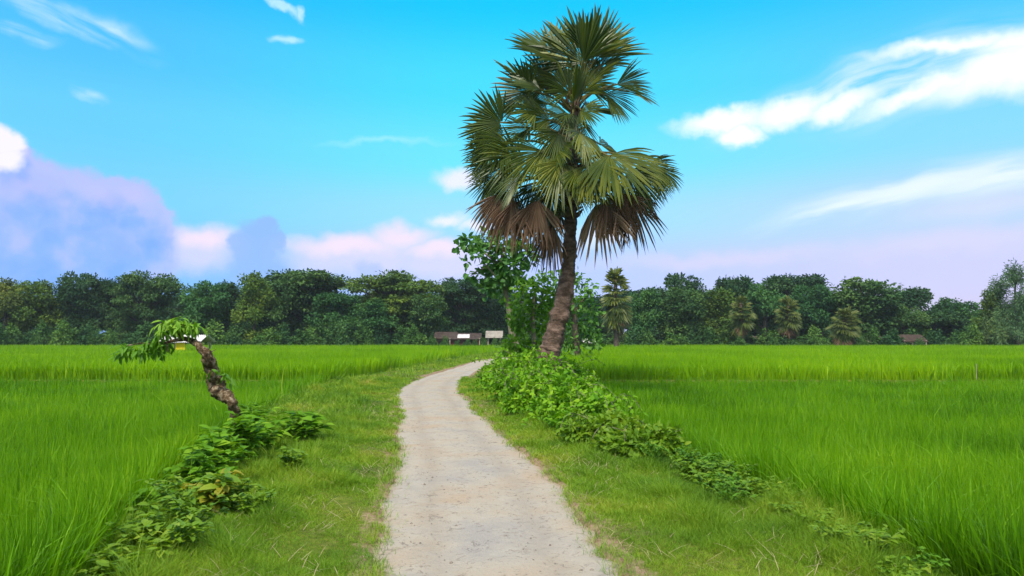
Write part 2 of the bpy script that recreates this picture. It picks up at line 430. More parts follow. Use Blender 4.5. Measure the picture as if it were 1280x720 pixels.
for side, lab in ((-1, 'short yellowish turf on the verge between the path and the stump'), (1, 'short yellowish turf on the verge between the path and the creeper bank')):
    a = Acc()
    turf(a, 90000, 3.6, 8.5, side, .0007, 2)
    turf(a, 70000, 8, 14.9, side, .0008, 2)
    turf(a, 45000, 14.5, 28, side, .0010, 2)
    turf(a, 30000, 27, 110, side, .0012, 1)
    # blades along the path rim that hang over the bare edge
    n = 14000; y = 3.6+26*rng.random(n)**1.7; sg = rng.normal(0, .07, n)
    x = (pl(y)+edge_j(y, 1.0)-sg) if side < 0 else (pr(y)+edge_j(y, 4.2)+sg)
    ok = wob(x*2.3, y*2.9)+.35*rng.normal(size=n) > .05; x, y = x[ok], y[ok]; n = len(x)
    V, F = blades(np.stack([x, y, np.maximum(gz(x, y), .0)], 1), rng.uniform(.03, .12, n), np.maximum(.004, y*.0008), rng.uniform(0, 6.28, n), np.clip(rng.normal(.6, .2, n), .1, .95), np.clip(rng.normal(.3, .2, n), 0, .8), 2)
    a.add(V, F, np.repeat(np.clip(rng.normal(.55, .3, n), 0, 1), 5))
    tag(a.build('verge_grass', M['verge']), lab, 'grass', kind='stuff')
# straw and dead stems lying on the verges
a = Acc()
for side in (-1, 1):
    n = 5000; y = rng.uniform(4, 18, n); u = rng.random(n)
    x = (rl(y)+(pl(y)-rl(y))*u) if side < 0 else (pr(y)+(rr(y)-pr(y))*u)
    k = rng.random(n) < np.clip(.3+.7*wob(x*1.3, y*1.7), .03, 1)
    x, y = x[k], y[k]; n = len(x)
    V, F = blades(np.stack([x, y, gz(x, y)+.03], 1), rng.uniform(.06, .22, n), np.full(n, .006), rng.uniform(0, 6.28, n), np.clip(rng.normal(.93, .06, n), .6, .99), rng.uniform(0, .3, n), 2)
    a.add(V, F, np.repeat(rng.random(n), 5))
tag(a.build('dry_straw', M['dry']), 'thin pale dry straw lying on the grass along the path', 'straw', kind='stuff')

# loose pebbles and crumbs of earth on the path
def pebbles(n):
    V = []; F = []; T = []
    base = np.array([[1, 0, 0], [.3, .95, 0], [-.8, .6, 0], [-.8, -.6, 0], [.3, -.95, 0], [0, 0, .7]])
    for i in range(n):
        y = 4+rng.random()**1.5*16; a, b = pl(y), pr(y)
        u = rng.random(); u = u if rng.random() < .5 else (u*.16 if rng.random() < .5 else 1-u*.16)
        x = a+(b-a)*u; s = rng.uniform(.004, .011)*(1 if rng.random() < .95 else 2.0)
        ang = rng.uniform(0, 6.28); ca, sa = math.cos(ang), math.sin(ang)
        p = base*s*rng.uniform(.7, 1.3, (6, 3))
        p = np.stack([p[:, 0]*ca-p[:, 1]*sa, p[:, 0]*sa+p[:, 1]*ca, p[:, 2]], 1)+np.array([x, y, .016-.025*abs(2*u-1)**4])
        F += [[len(V)*0+6*i+k, 6*i+(k+1) % 5, 6*i+5] for k in range(5)]
        V.append(p); T.append(np.full(6, rng.random()))
    return np.vstack(V), [np.array(F)], np.concatenate(T)
V, F, T = pebbles(2200)
tag(mk('gravel', V, F, surface('pebble_stone', [(.3, (.10, .08, .06, 1)), (.7, (.34, .29, .24, 1))], 30, 2, .9, 0), tint=T), 'small loose pebbles and crumbs of earth on the pale path', 'gravel', kind='stuff')

# ------------------------------------------------------------------ leaf clouds
def unit(v): return v/(np.linalg.norm(v, axis=-1, keepdims=True)+1e-9)
def leaves(P, D, Nn, Ls, Ws, fold=.25, bend=.2, simple=False):
    """ovate leaves: base P, direction D, face normal Nn"""
    n = len(P); D = unit(D); S = unit(np.cross(D, Nn)); Nn = np.cross(S, D)
    if simple:
        V = np.stack([P, P+D*(Ls*.5)[:, None]+S*(Ws*.5)[:, None]-Nn*(fold*Ws*.3)[:, None], P+D*Ls[:, None]-Nn*(bend*Ls)[:, None],
                      P+D*(Ls*.5)[:, None]-S*(Ws*.5)[:, None]-Nn*(fold*Ws*.3)[:, None]], 1)
        b0 = (np.arange(n)*4)[:, None]
        return V.reshape(-1, 3), [b0+np.array([[0, 1, 2, 3]])], 4
    st = [(.35, .92), (.7, .72)]
    cols = [P]
    for f, wf in st:
        c = P+D*(Ls*f)[:, None]-Nn*(bend*Ls*f*f)[:, None]
        s = S*(Ws*.5*wf)[:, None]; up = Nn*(fold*Ws*.5*wf)[:, None]
        cols += [c-s+up, c, c+s+up]
    cols.append(P+D*Ls[:, None]-Nn*(bend*Ls)[:, None])
    V = np.stack(cols, 1); b0 = (np.arange(n)*8)[:, None]
    q = np.vstack([b0+np.array([k]) for k in ([1, 2, 5, 4], [2, 3, 6, 5])])
    tr = np.vstack([b0+np.array([k]) for k in ([0, 2, 1], [0, 3, 2], [4, 5, 7], [5, 6, 7])])
    return V.reshape(-1, 3), [q, tr], 8

def rand_dirs(r, n):
    v = r.normal(size=(n, 3)); return unit(v)

def blob_leaves(acc, r, c, rad, n, L0, W0, up=.6, shell=.45, simple=False, lower=-1.0, bend=.2, out=.9):
    v = rand_dirs(r, n); v[:, 2] = np.where(v[:, 2] < lower, -v[:, 2], v[:, 2])
    rr_ = r.random(n)**shell
    P = np.asarray(c)+v*rr_[:, None]*np.asarray(rad)*(1+.12*r.normal(size=n))[:, None]
    D = unit(v*out+rand_dirs(r, n)*.8+np.array([0, 0, -.25]))
    Nn = unit(rand_dirs(r, n)*.8+np.array([0, 0, up])+v*.4)
    Ls = L0*r.uniform(.65, 1.25, n); Ws = W0*r.uniform(.7, 1.2, n)
    V, F, k = leaves(P, D, Nn, Ls, Ws, simple=simple, bend=bend)
    ct = r.normal(0, .13)
    acc.add(V, F, np.repeat(np.clip(.5+ct+r.normal(0, .2, n), 0, 1), k))

# ------------------------------------------------------------------ creeper bushes on the right bank
BG = 'creeper bushes along the bank right of the path'
BUSH = [(-.35, 23.4, .65, .65, 'leafy creeper bush where the pale path bends out of sight'), (-.25, 21.2, .85, .95, 'dense creeper bush on the path side of the palm foot'),
        (.45, 20.0, .95, 1.00, 'tallest mound of creeper in front of the palm trunk'), (.25, 18.2, .80, .85, 'creeper bush on the path side, below the slender broad leaved tree'), (.75, 17.2, .85, .92, 'creeper mound on the rice side, just in front of the tallest mound'),
        (.50, 15.6, .75, .80, 'creeper bush bulging toward the path halfway along the bank row'), (1.05, 14.9, .80, .86, 'creeper bush on the rice side halfway along the bank row'), (.95, 13.4, .70, .70, 'medium creeper bush where the bank row narrows'), (1.35, 12.4, .65, .66, 'last dark green creeper bush at the near end of the row'), (1.35, 11.2, .55, .50, 'low paler yellow green bush in front of the dark creeper row'),
        (1.70, 10.3, .52, .42, 'nearest and lowest pale bush, where the row fades into weeds'), (1.6, 22.6, .9, .9, 'creeper bush on the rice field side of the palm foot')]
for k, (x, y, rad, h, lab) in enumerate(BUSH):
    r = np.random.default_rng(100+k); z0 = float(gz(x, y))
    t = empty('creeper_bush', (x, y, z0))
    a = Acc(); s = MB()
    nl = 9
    for j in range(nl):
        an = r.uniform(0, 6.28); q = rad*r.uniform(0, .85)
        cx, cy = q*math.cos(an), q*math.sin(an)
        cz = h*(.98-.55*(q/rad)**2)*r.uniform(.72, 1.05)
        blob_leaves(a, r, (cx, cy, cz*.62), (rad*.42, rad*.42, cz*.42), 190, .105, .075, up=.9, shell=.5)
        if j < 6: s.tube([(0, 0, -.05), (cx*.5, cy*.5, cz*.4), (cx, cy, cz*.85)], [.014, .010, .005], 5)
    blob_leaves(a, r, (0, 0, .12), (rad*1.05, rad*1.05, .22), 420, .10, .07, up=.9)
    # trailing shoots reaching out of the mound
    for j in range(9):
        an = r.uniform(0, 6.28); L_ = rad*r.uniform(.9, 1.35)
        pts = spline([(rad*.4*math.cos(an), rad*.4*math.sin(an), h*.75), (L_*.75*math.cos(an+.2), L_*.75*math.sin(an+.2), h*r.uniform(.5, 1.05)), (L_*math.cos(an+.3), L_*math.sin(an+.3), h*r.uniform(.25, .8))], 8)
        s.tube(pts, .005, 4)
        P = np.repeat(pts, 3, 0); n = len(P)
        V, F, kk = leaves(P, rand_dirs(r, n)+np.array([0, 0, .2]), rand_dirs(r, n)*.6+np.array([0, 0, 1]), r.uniform(.07, .12, n), r.uniform(.05, .085, n))
        a.add(V, F, np.repeat(np.clip(r.normal(.72, .15, n), 0, 1), kk))
    a.build('foliage', M['bush'] if k not in (9, 10) else M['weed_lt'], t); s.build('stem', M['palebark'], t)
    tag(t, lab or 'rounded green creeper bush in the row on the bank between verge and rice', 'bush', BG)

# ------------------------------------------------------------------ low weeds
def weed(x, y, h, spread, mat, r, L0=.12, W0=.08, ns=7, yellow=0):
    z0 = float(gz(x, y)); t = empty('leafy_weed', (x, y, z0))
    a = Acc(); s = MB(); ay = Acc()
    for j in range(ns):
        an = r.uniform(0, 6.28); q = spread*r.uniform(.15, 1.0); hh = h*r.uniform(.55, 1.1)
        pts = spline([(0, 0, -.03), (q*.35*math.cos(an), q*.35*math.sin(an), hh*.55), (q*math.cos(an), q*math.sin(an), hh)], 9)
        s.tube(pts, np.linspace(.007, .003, 9), 4)
        P = np.repeat(pts[2:], 3, 0); n = len(P)
        g = r.uniform(0, 6.28, n)
        D = np.stack([np.cos(g), np.sin(g), r.uniform(-.1, .6, n)], 1)
        V, F, k = leaves(P, D, rand_dirs(r, n)*.45+np.array([0, 0, 1]), L0*r.uniform(.6, 1.25, n), W0*r.uniform(.6, 1.2, n), bend=.3)
        (ay if j < yellow else a).add(V, F, np.repeat(np.clip(.5+r.normal(0, .22, n), 0, 1), k))
    if a.n: a.build('foliage', mat, t)
    if ay.n: tag(ay.build('yellow_foliage', M['yellowleaf'], t), 'yellowed leaves')
    s.build('stem', M['weed_lt'], t)
    return t
r = np.random.default_rng(55)
LW = [(-2.75, 11.2, .42, .34), (-3.2, 11.6, .45, .38), (-3.55, 10.6, .50, .40), (-3.05, 10.2, .48, .38), (-2.95, 9.3, .46, .36), (-3.35, 9.4, .55, .40), (-3.0, 8.4, .50, .36),
      (-2.70, 7.9, .40, .32), (-3.15, 7.6, .5, .36), (-3.9, 11.7, .5, .36), (-2.65, 10.5, .36, .3), (-4.1, 10.4, .5, .35)]
LW = [(x-.28 if x > -3.1 else x, y, h*1.0, sp) for x, y, h, sp in LW+[(-3.6, 8.8, .5, .36), (-3.45, 7.9, .45, .34), (-3.2, 6.9, .42, .34)] if (x, y) != (-2.65, 10.5)]
for k, (x, y, h, sp) in enumerate(LW):
    t = weed(x, y, h, sp, M['weed'], r, .15*r.uniform(.75, 1.25), .10*r.uniform(.75, 1.2), 9)
    tag(t, 'dark broad leaved weed in the clump at the foot of the leaning stump', 'weed', 'broad leaved weeds under the stump')
LW2 = [(-2.55, 7.0, .34, .30), (-2.8, 6.5, .36, .32), (-2.5, 6.1, .30, .28), (-2.75, 5.8, .34, .3), (-2.95, 5.3, .36, .32), (-2.4, 5.4, .22, .26), (-2.25, 6.8, .22, .25), (-2.45, 8.7, .28, .28), (-2.6, 4.9, .3, .3), (-3.1, 6.2, .4, .3)]
LW2 += [(float(rl(q))+abs(r.normal(.2, .3)), q, r.uniform(.16, .34), r.uniform(.2, .34)) for q in np.linspace(4.7, 9.5, 12)]
for k, (x, y, h, sp) in enumerate(LW2):
    t = weed(x, y, h, sp, M['weed_lt'], r, .09, .055, 9)
    tag(t, 'low pale green weed along the edge of the left rice paddy', 'weed', 'small weeds along the left paddy edge')
t = weed(-2.62, 6.85, .36, .20, M['weed_lt'], r, .15, .10, 6, yellow=4)
tag(t, 'weed with a bunch of big yellowed leaves below the stump', 'weed')
RW = [(2.05, 9.2, .26, .36), (2.3, 8.5, .24, .34), (2.45, 7.6, .22, .32), (1.75, 9.6, .25, .32), (1.45, 10.0, .22, .32), (2.35, 9.6, .30, .34), (2.1, 10.6, .36, .34), (2.85, 5.6, .16, .26), (2.62, 6.9, .17, .30), (2.9, 6.2, .15, .26), (2.2, 8.0, .14, .26), (2.75, 7.5, .24, .3), (2.3, 9.0, .2, .3), (2.95, 5.0, .13, .22)]+[(float(rr(q))-.45+.5*((i*37)%10)/10-.2, q, .12+.10*((i*13)%7)/7, .24) for i, q in enumerate(np.linspace(4.9, 8.4, 13))]
RW += [(float(rr(q))-abs(r.normal(.25, .35))-.05, q, r.uniform(.14, .30), r.uniform(.2, .34)) for q in np.linspace(7.2, 10.4, 14)]
for k, (x, y, h, sp) in enumerate(RW):
    t = weed(x, y, h, sp, M['weed_lt'] if k % 3 else M['lime'], r, .06*r.uniform(.7, 1.4), .034*r.uniform(.7, 1.4), 14)
    tag(t, 'low pale green weed at the edge of the right rice paddy past the bushes', 'weed', 'small weeds along the right paddy edge')

# ------------------------------------------------------------------ leaning pollarded stump
DS = 11.0
px = [(298, 566), (297, 545), (294, 520), (289, 502), (273, 487), (266, 465), (259, 446), (251, 434), (240, 426), (226, 424), (208, 428)]
pr_ = [10, 8.5, 8, 8.5, 12.5, 11, 8.5, 6.5, 4.6, 3.2, 1.8]
W = np.array([at(u, v, DS+.12*math.sin(i*1.7)) for i, (u, v) in enumerate(px)])
b0 = np.array([W[0][0], W[0][1], float(gz(W[0][0], W[0][1]))]); W[0][2] = min(W[0][2], b0[2]-.05)
stump = empty('stump_tree', tuple(b0))
tag(stump, 'leaning gnarled stump with one leafy branch at the edge of the left paddy', 'tree')
s = MB()
s.tube(spline(W-b0, 150), np.interp(np.linspace(0, 10, 150), range(11), np.array(pr_)*.76*DS/FPX), 24, .50, seed=3, freq=11)
for (u, v, rad) in ((270, 489, 8.5), (264, 470, 8), (281, 497, 7), (262, 452, 7), (292, 512, 6)):  # burls
    c = at(u, v, DS-.06)-b0; s.tube([c+np.array([0, 0, -rad*.010]), c, c+np.array([0, 0, rad*.010])], [rad*.005, rad*.0085, rad*.0045], 12, .55, seed=u, freq=14)
s.build('trunk', M['stumpbark'], stump, smooth=True)
tw = MB(); a = Acc(); r = np.random.default_rng(3)
tip = W[-1]; el = W[7]
twigs = [((209, 428), (196, 436)), ((209, 428), (186, 430)), ((186, 430), (166, 431)), ((226, 424), (214, 408)), ((226, 424), (230, 404)), ((240, 426), (240, 404)), ((214, 408), (200, 404)),
         ((209, 428), (204, 414)), ((166, 431), (154, 436)), ((209, 428), (210, 440)), ((259, 446), (270, 437)), ((273, 475), (284, 470)), ((226, 424), (222, 412))]
cl = [(198, 424, 26), (214, 408, 34), (222, 402, 34), (230, 404, 24), (204, 412, 30), (242, 405, 26), (196, 436, 20), (206, 430, 20), (180, 437, 14), (166, 434, 26), (157, 438, 18), (284, 470, 10), (272, 463, 6), (236, 408, 16), (190, 430, 14), (210, 401, 24)]
for (p0, p1) in twigs:
    A_, B_ = at(*p0, DS)-b0, at(*p1, DS+r.uniform(-.12, .12))-b0
    tw = MB(); tw.tube(spline([A_, (A_+B_)/2+np.array([0, 0, .02]), B_], 6), [.012, .011, .01, .008, .006, .004], 5); tw.build('twig', M['stumpbark'], stump)
for (u, v, n) in cl:
    n = int(n*1.2)
    c = at(u, v, DS)-b0
    P = c+r.normal(size=(n, 3))*np.array([.045, .10, .03])
    g = r.uniform(0, 6.28, n)
    D = np.stack([np.cos(g)*.8, np.sin(g)*.8, r.uniform(-1.3, .1, n)], 1)
    V, F, k = leaves(P, D, rand_dirs(r, n)*.4+np.array([0, -.3, 1]), r.uniform(.12, .22, n), r.uniform(.035, .06, n), bend=.3)
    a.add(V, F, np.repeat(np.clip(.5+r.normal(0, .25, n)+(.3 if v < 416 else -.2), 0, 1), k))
a.build('foliage', M['lime'], stump)

# ------------------------------------------------------------------ the fan palm
DP = 21.0; K = DP/FPX
tp = [(684, 470), (686, 447), (692, 423), (698, 400), (705, 370), (710, 340), (712, 310), (713, 280), (714, 250), (715, 210), (716, 180), (717, 150), (719, 128)]
tr = [17, 14.5, 13, 12.3, 10.6, 9, 8, 7.6, 8, 8.5, 8, 6.5, 3]
W = np.array([at(u, v, DP) for u, v in tp])
pb = np.array([W[0][0], W[0][1], float(gz(W[0][0], W[0][1]))]); W[0][2] = min(W[0][2], pb[2]-.1)
palm = empty('fan_palm', tuple(pb))
tag(palm, 'tall leaning fan palm with shaggy crown and brown dead skirt beside the path bend', 'palm tree')
s = MB(); r = np.random.default_rng(11)
n = 190; C = spline(W-pb, n); RR_ = np.interp(np.linspace(0, 12, n), range(13), np.array(tr)*K)
RR_ = RR_*(1+.03*r.normal(size=n)+.04*np.interp(np.arange(n), np.arange(0, n, 7), r.normal(size=28)[:len(np.arange(0, n, 7))]))
s.tube(C, RR_, 28, .22, seed=5, freq=4.5)
s.build('trunk', M['palmbark'], palm, smooth=True)
# woody boots: old leaf bases that stay on the trunk
bt = MB()
for i in range(90):
    f = r.uniform(.60, .97); c = C[int(f*n)]; an = r.uniform(0, 6.28); d = np.array([math.cos(an), math.sin(an), 0])
    rad = RR_[int(f*n)]
    bt.tube([c+d*rad*.6, c+d*(rad+.08)+np.array([0, 0, .10]), c+d*(rad+.2)+np.array([0, 0, r.uniform(.1, .3)])], [.05, .04, .02], 5)
bt.build('leaf_boot', M['palmbark'], palm)

def fan(hub, ax, nr, Rm, S, r, droop=.12, dead=False, frm=None, tintc=.5, nseg=25, cup=.30):
    ax = unit(np.asarray(ax, float)); nr = np.asarray(nr, float); nr = unit(nr-ax*np.dot(nr, ax)); e2 = np.cross(nr, ax)
    da = S/nseg
    V = []; Q = []; T = []; tn = []
    st = np.array([.05, .34, .60, .74, .88])
    for i in range(nseg):
        a_ = -S+(i+.5)*2*da+r.normal(0, da*.15)
        d = ax*math.cos(a_)+e2*math.sin(a_); side = -ax*math.sin(a_)+e2*math.cos(a_)
        ln = Rm*(.74+.26*math.cos(a_*.75))*r.uniform(.86, 1.08)
        tw_ = r.normal(0, .11 if not dead else .30); tipd = r.uniform(0, .22)*(1 if not dead else 2)
        base = len(V)
        for q in st:
            hw = q*ln*math.tan(da)*1.0 if q < .62 else .60*ln*math.tan(da)*((1-q)/.38)**.65
            if dead: hw *= 1.15
            c = d*q*ln+nr*(-.10*Rm*q*q+cup*Rm*q*abs(math.sin(a_)))+side*tw_*ln*max(q-.5, 0)*.5
            c = c+np.array([0, 0, -1])*(droop*Rm*q*q+tipd*ln*max(q-.55, 0)**2*1.5)
            pl_ = nr*hw*.75
            V += [c-side*hw-pl_, c+pl_*.2, c+side*hw-pl_]
        q = 1.0
        c = d*ln+nr*(-.10*Rm+cup*Rm*abs(math.sin(a_)))+side*tw_*ln*.25+np.array([0, 0, -1])*(droop*Rm+tipd*ln*.30)
        V.append(c)
        for k in range(4):
            b = base+3*k; Q += [[b, b+1, b+4, b+3], [b+1, b+2, b+5, b+4]]
        T += [[base+12, base+13, base+15], [base+13, base+14, base+15]]
        tn += [np.clip(tintc+r.normal(0, .20), 0, 1)]*16
    V = np.array(V)+hub
    mid = [0]*(len(Q)+len(T))
    if frm is not None:
        mb = MB(); frm = np.asarray(frm); midp = (frm+hub)/2+np.array([0, 0, .12 if not dead else .05])*np.linalg.norm(hub-frm)
        mb.tube(spline([frm, midp, hub+ax*.05*Rm], 8), np.linspace(.045, .022, 8), 5, tint=.5, cap=False)
        pv, pf, _ = mb.mesh()
        Q = Q+[[int(z)+len(V) for z in f] for f in pf[0]]; mid = [0]*(len(Q)-len(pf[0]))+[1]*len(pf[0])+[0]*len(T)
        tn = tn+[.5]*len(pv); V = np.vstack([V, pv])
    return V, [np.array(Q), np.array(T)], tn, mid

LEAF = [(724, 104, .2, 95, 5, 66, 85), (704, 108, .1, 140, 5, 62, 80), (738, 106, .25, 55, 0, 56, 70), (730, 112, .5, 10, -10, 62, 70), (734, 84, -.1, 88, 5, 76, 75), (742, 88, .1, 60, 0, 74, 55), (716, 90, .2, 125, 0, 76, 60), (706, 204, -.9, -92, 35, 56, 85), (722, 214, -.95, -70, 35, 54, 80), (696, 188, -.7, -120, 35, 50, 80), (664, 200, -.2, 185, 5, 54, 75), (640, 168, .1, 178, 0, 58, 75), (716, 236, .5, -90, 0, 50, 80), (706, 150, .6, -120, -10, 60, 85),
 (680, 118, -.3, 160, 15, 52, 80), (690, 150, -.5, 195, 25, 50, 80), (668, 160, -.2, 205, 10, 52, 80), (690, 130, .4, 150, -10, 60, 80), (642, 232, .2, -125, 5, 50, 70), (815, 214, .0, -35, 5, 40, 70), (742, 226, -.7, -80, 20, 52, 75), (672, 232, -.6, -112, 15, 52, 70),
 (716, 128, -.5, 80, 35, 56, 85, ), (712, 122, -.2, 140, 20, 50, 80), (726, 124, -.3, 50, 20, 54, 75), (708, 140, -.6, 200, 40, 48, 80), (724, 138, -.6, -20, 40, 46, 75), (690, 108, .2, 165, 0, 66, 75), (700, 180, -.6, 250, 40, 56, 80), (730, 184, -.6, -70, 40, 56, 80),
  # hub px, depth, image angle, tilt to viewer, radius px, half spread, droop
    (728, 94, -.25, 108, 12, 84, 88), (738, 88, .15, 70, -8, 76, 70), (706, 96, .0, 148, 6, 82, 78), (748, 96, .3, 42, -5, 58, 60), (694, 88, .45, 122, -15, 76, 75),
    (668, 120, .0, 148, 5, 64, 85), (662, 112, .45, 128, -10, 68, 75), (676, 140, -.55, 172, 22, 50, 85), (655, 134, .3, 172, 0, 44, 60),
    (638, 154, -.1, 162, 0, 60, 88), (634, 160, .35, 188, 0, 54, 75), (642, 176, -.25, 215, 10, 60, 80), (628, 185, .2, 200, 0, 46, 75),
    (764, 112, .1, 20, 0, 60, 45), (768, 118, .35, -4, -5, 54, 48), (752, 124, .5, -32, 0, 52, 65),
    (716, 142, -.6, -82, 28, 56, 75), (724, 166, -.9, -74, 32, 60, 78), (700, 166, -.75, -112, 22, 60, 78),
    (655, 196, -.35, 198, 12, 60, 85), (682, 190, -.9, 222, 28, 66, 80), (640, 210, .1, 232, 5, 58, 75),
    (756, 194, -.95, -58, 32, 72, 82), (734, 206, -1.0, -86, 32, 64, 78), (786, 200, -.25, -28, 10, 60, 78), (800, 206, .2, -12, 0, 46, 70), (776, 216, -.5, -50, 16, 64, 78),
    (702, 206, -1.05, -104, 32, 64, 78), (662, 216, -.65, -130, 20, 64, 78), (622, 206, .1, 196, 0, 44, 75), (628, 222, .3, 225, 0, 48, 70),
    (650, 230, .3, -120, 5, 58, 72), (690, 236, -.4, -100, 10, 58, 72), (762, 236, -.35, -70, 10, 54, 72), (804, 222, .3, -42, 0, 46, 65), (790, 226, -.3, -52, 8, 52, 70),
    (700, 120, .9, 110, -30, 70, 80), (735, 140, 1.0, 30, -30, 60, 75), (745, 180, 1.05, -20, -30, 62, 75), (700, 205, 1.1, 240, -25, 62, 75), (690, 150, .8, 165, -20, 50, 70)]
DEAD = [(686, 282, -.1, -104, 6, 46, 42), (692, 272, -.3, -98, 8, 48, 40), (680, 268, .2, -110, 0, 48, 45), (656, 252, .1, -102, 8, 60, 60), (640, 236, -.4, -106, 0, 56, 60), (672, 240, -.6, -95, 6, 54, 65), (760, 236, -.6, -74, 6, 58, 65), (780, 232, -.5, -66, 6, 58, 60), (796, 226, -.2, -60, 4, 56, 55), (624, 232, 0, -115, 4, 52, 55), (676, 280, -.1, -105, 0, 40, 45), (770, 250, -.2, -72, 3, 54, 55),
  (650, 240, -.25, -106, 6, 58, 55), (630, 240, .2, -112, 0, 58, 48), (668, 246, -.4, -96, 6, 56, 55), (690, 270, .0, -98, 0, 52, 42), (746, 244, -.45, -76, 10, 58, 60), (766, 246, -.1, -70, 5, 58, 55),
        (786, 236, .1, -62, 0, 60, 52), (802, 232, .35, -68, 0, 54, 45), (696, 250, .45, -100, 0, 60, 52), (752, 242, .55, -76, 0, 56, 52), (640, 244, -.1, -98, 5, 54, 45), (776, 240, -.4, -80, 8, 52, 50)]
for k, (u, v, dz, th, ph, Rp, S) in enumerate(LEAF):
    hub = at(715+(u-715)*1.13, v-(15 if v < 100 else 6 if v < 125 else 0), DP+dz*1.1)-pb; t_, p_ = R(th), R(ph)
    ax = np.array([math.cos(t_)*math.cos(p_), -math.sin(p_), math.sin(t_)*math.cos(p_)])
    nr = np.array([r.normal(0, .75), -1, .60+r.normal(0, .55)]) if dz < .8 else np.array([r.normal(0, .2), -.7, .8])
    vt = min(max(v+ (30 if th > 0 else -2)*.8, 112), 246); frm = C[int(np.argmin(np.abs(C[:, 2]-(at(715, vt, DP)-pb)[2])))]
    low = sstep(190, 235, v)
    V, F, tn, mid = fan(hub, ax, nr, Rp*K*(.90-.18*float(low))*r.uniform(.82, 1.1), R(S*r.uniform(.82, 1.0)), r, droop=.08+.12*float(low)+(.10 if th < 0 else 0), cup=r.uniform(.2, .5), frm=frm, tintc=.44-.24*float(low)+r.normal(0, .15)+(.20 if -dz > .8 else 0)+(.08 if v < 100 else 0)-(.12 if u < 690 and dz > -.4 else 0))  # lower and left leaves darker, top and front ones lighter: shading put into tint
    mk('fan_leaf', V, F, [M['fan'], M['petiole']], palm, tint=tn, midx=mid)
for k, (u, v, dz, th, ph, Rp, S) in enumerate(DEAD):
    hub = at(u, v+10, DP+dz*1.2-.15)-pb; t_, p_ = R(th), R(ph)
    ax = np.array([math.cos(t_)*math.cos(p_), -math.sin(p_), math.sin(t_)*math.cos(p_)])
    frm = C[int(np.argmin(np.abs(C[:, 2]-(at(715, min(v-8, 250), DP)-pb)[2])))]
    V, F, tn, mid = fan(hub, ax, (r.normal(0, .5), -1, .2), Rp*K*r.uniform(.55, .98), R(S*.85), r, droop=r.uniform(.05, .35), dead=True, frm=frm, tintc=.42+r.normal(0, .24), nseg=20)
    tag(mk('dead_leaf', V, F, [M['deadfan'], M['petiole']], palm, tint=tn, midx=mid), 'brown dead fan leaf hanging under the crown')

# ------------------------------------------------------------------ trees near the palm, laid out limb by limb
def near_tree(name, label, d, trunk, rad, limbs, lobes, mat, bark, L0, W0, dens, seed, simple=False):
    r = np.random.default_rng(seed)
    Wt = np.array([at(u, v, d) for u, v in trunk])
    b = np.array([Wt[0][0], Wt[0][1], float(gz(Wt[0][0], Wt[0][1]))]); Wt[0][2] = min(Wt[0][2], b[2]-.05)
    t = empty(name, tuple(b)); tag(t, label, 'tree')
    k = d/FPX; s = MB()
    s.tube(spline(Wt-b, 30), np.interp(np.linspace(0, len(trunk)-1, 30), range(len(trunk)), np.array(rad)*k), 10, .15, seed=seed)
    for (p0, p1, w, dz) in limbs:
        A_, B_ = at(*p0, d)-b, at(*p1, d+dz)-b
        s.tube(spline([A_, (A_+B_)/2+np.array([0, 0, .06*np.linalg.norm(B_-A_)]), B_], 9), np.linspace(w*k, .35*w*k, 9), 6)
    s.build('trunk', bark, t, smooth=True)
    a = Acc()
    for (u, v, ru, rv, dz) in lobes:
        n = int(dens*ru*rv)
        blob_leaves(a, r, at(u, v, d+dz)-b, (ru*k, ru*k*.9, rv*k), n, L0, W0, up=.7, shell=.55, simple=simple, bend=.15)
    a.build('crown', mat, t)
    return t
r = np.random.default_rng(21)
near_tree('broadleaf_tree', 'slender broad leaved tree with an open rounded crown left of the palm trunk', 27,
          [(654, 462), (648, 440), (640, 418), (637, 392), (632, 365), (628, 335), (628, 310)], [5.5, 5, 4, 3.6, 3, 2.4, 1.5],
          [((632, 365), (606, 330), 2.2, -.3), ((630, 345), (655, 315), 2, .3), ((628, 335), (590, 308), 2, .2), ((637, 385), (660, 360), 1.8, -.3), ((628, 340), (612, 300), 1.6, .4), ((590, 312), (574, 312), 1, 0), ((606, 335), (588, 345), 1.2, 0)],
          [(590, 302, 13, 9, 0), (606, 300, 15, 10, .4), (626, 304, 15, 12, -.3), (646, 312, 16, 13, .2), (660, 322, 12, 12, .4), (600, 318, 12, 8, -.4), (618, 328, 16, 13, .3), (640, 334, 16, 13, -.4),
           (604, 345, 13, 11, .1), (625, 352, 16, 12, -.2), (574, 308, 6, 5, 0), (580, 326, 5, 5, 0), (586, 343, 5, 5, 0), (648, 352, 12, 12, .3), (575, 296, 5, 4, .1), (612, 362, 12, 9, 0), (636, 372, 10, 9, .2), (654, 300, 7, 5, 0)],
          M['teak'], M['palebark'], .26, .20, .46, 31)
near_tree('leafy_tree', 'bright green bushy tree standing close behind the slender broad leaved tree', 25,
          [(668, 462), (668, 435), (666, 400), (668, 370)], [4, 3.2, 2.6, 1.5],
          [((666, 400), (650, 375), 1.5, 0), ((667, 390), (684, 370), 1.5, .2), ((667, 420), (652, 405), 1.4, 0)],
          [(656, 362, 16, 12, 0), (676, 358, 15, 12, .3), (650, 384, 15, 13, -.3), (672, 382, 18, 14, .2), (688, 372, 12, 12, .4), (654, 406, 16, 13, .1), (676, 406, 16, 14, .2), (640, 398, 8, 8, 0), (646, 428, 15, 11, -.2), (668, 430, 18, 12, .2), (690, 400, 10, 14, .4), (632, 436, 9, 8, -.3), (645, 442, 15, 9, -.3), (668, 446, 14, 8, -.3)],
          M['lime'], M['palebark'], .18, .115, .72, 32)
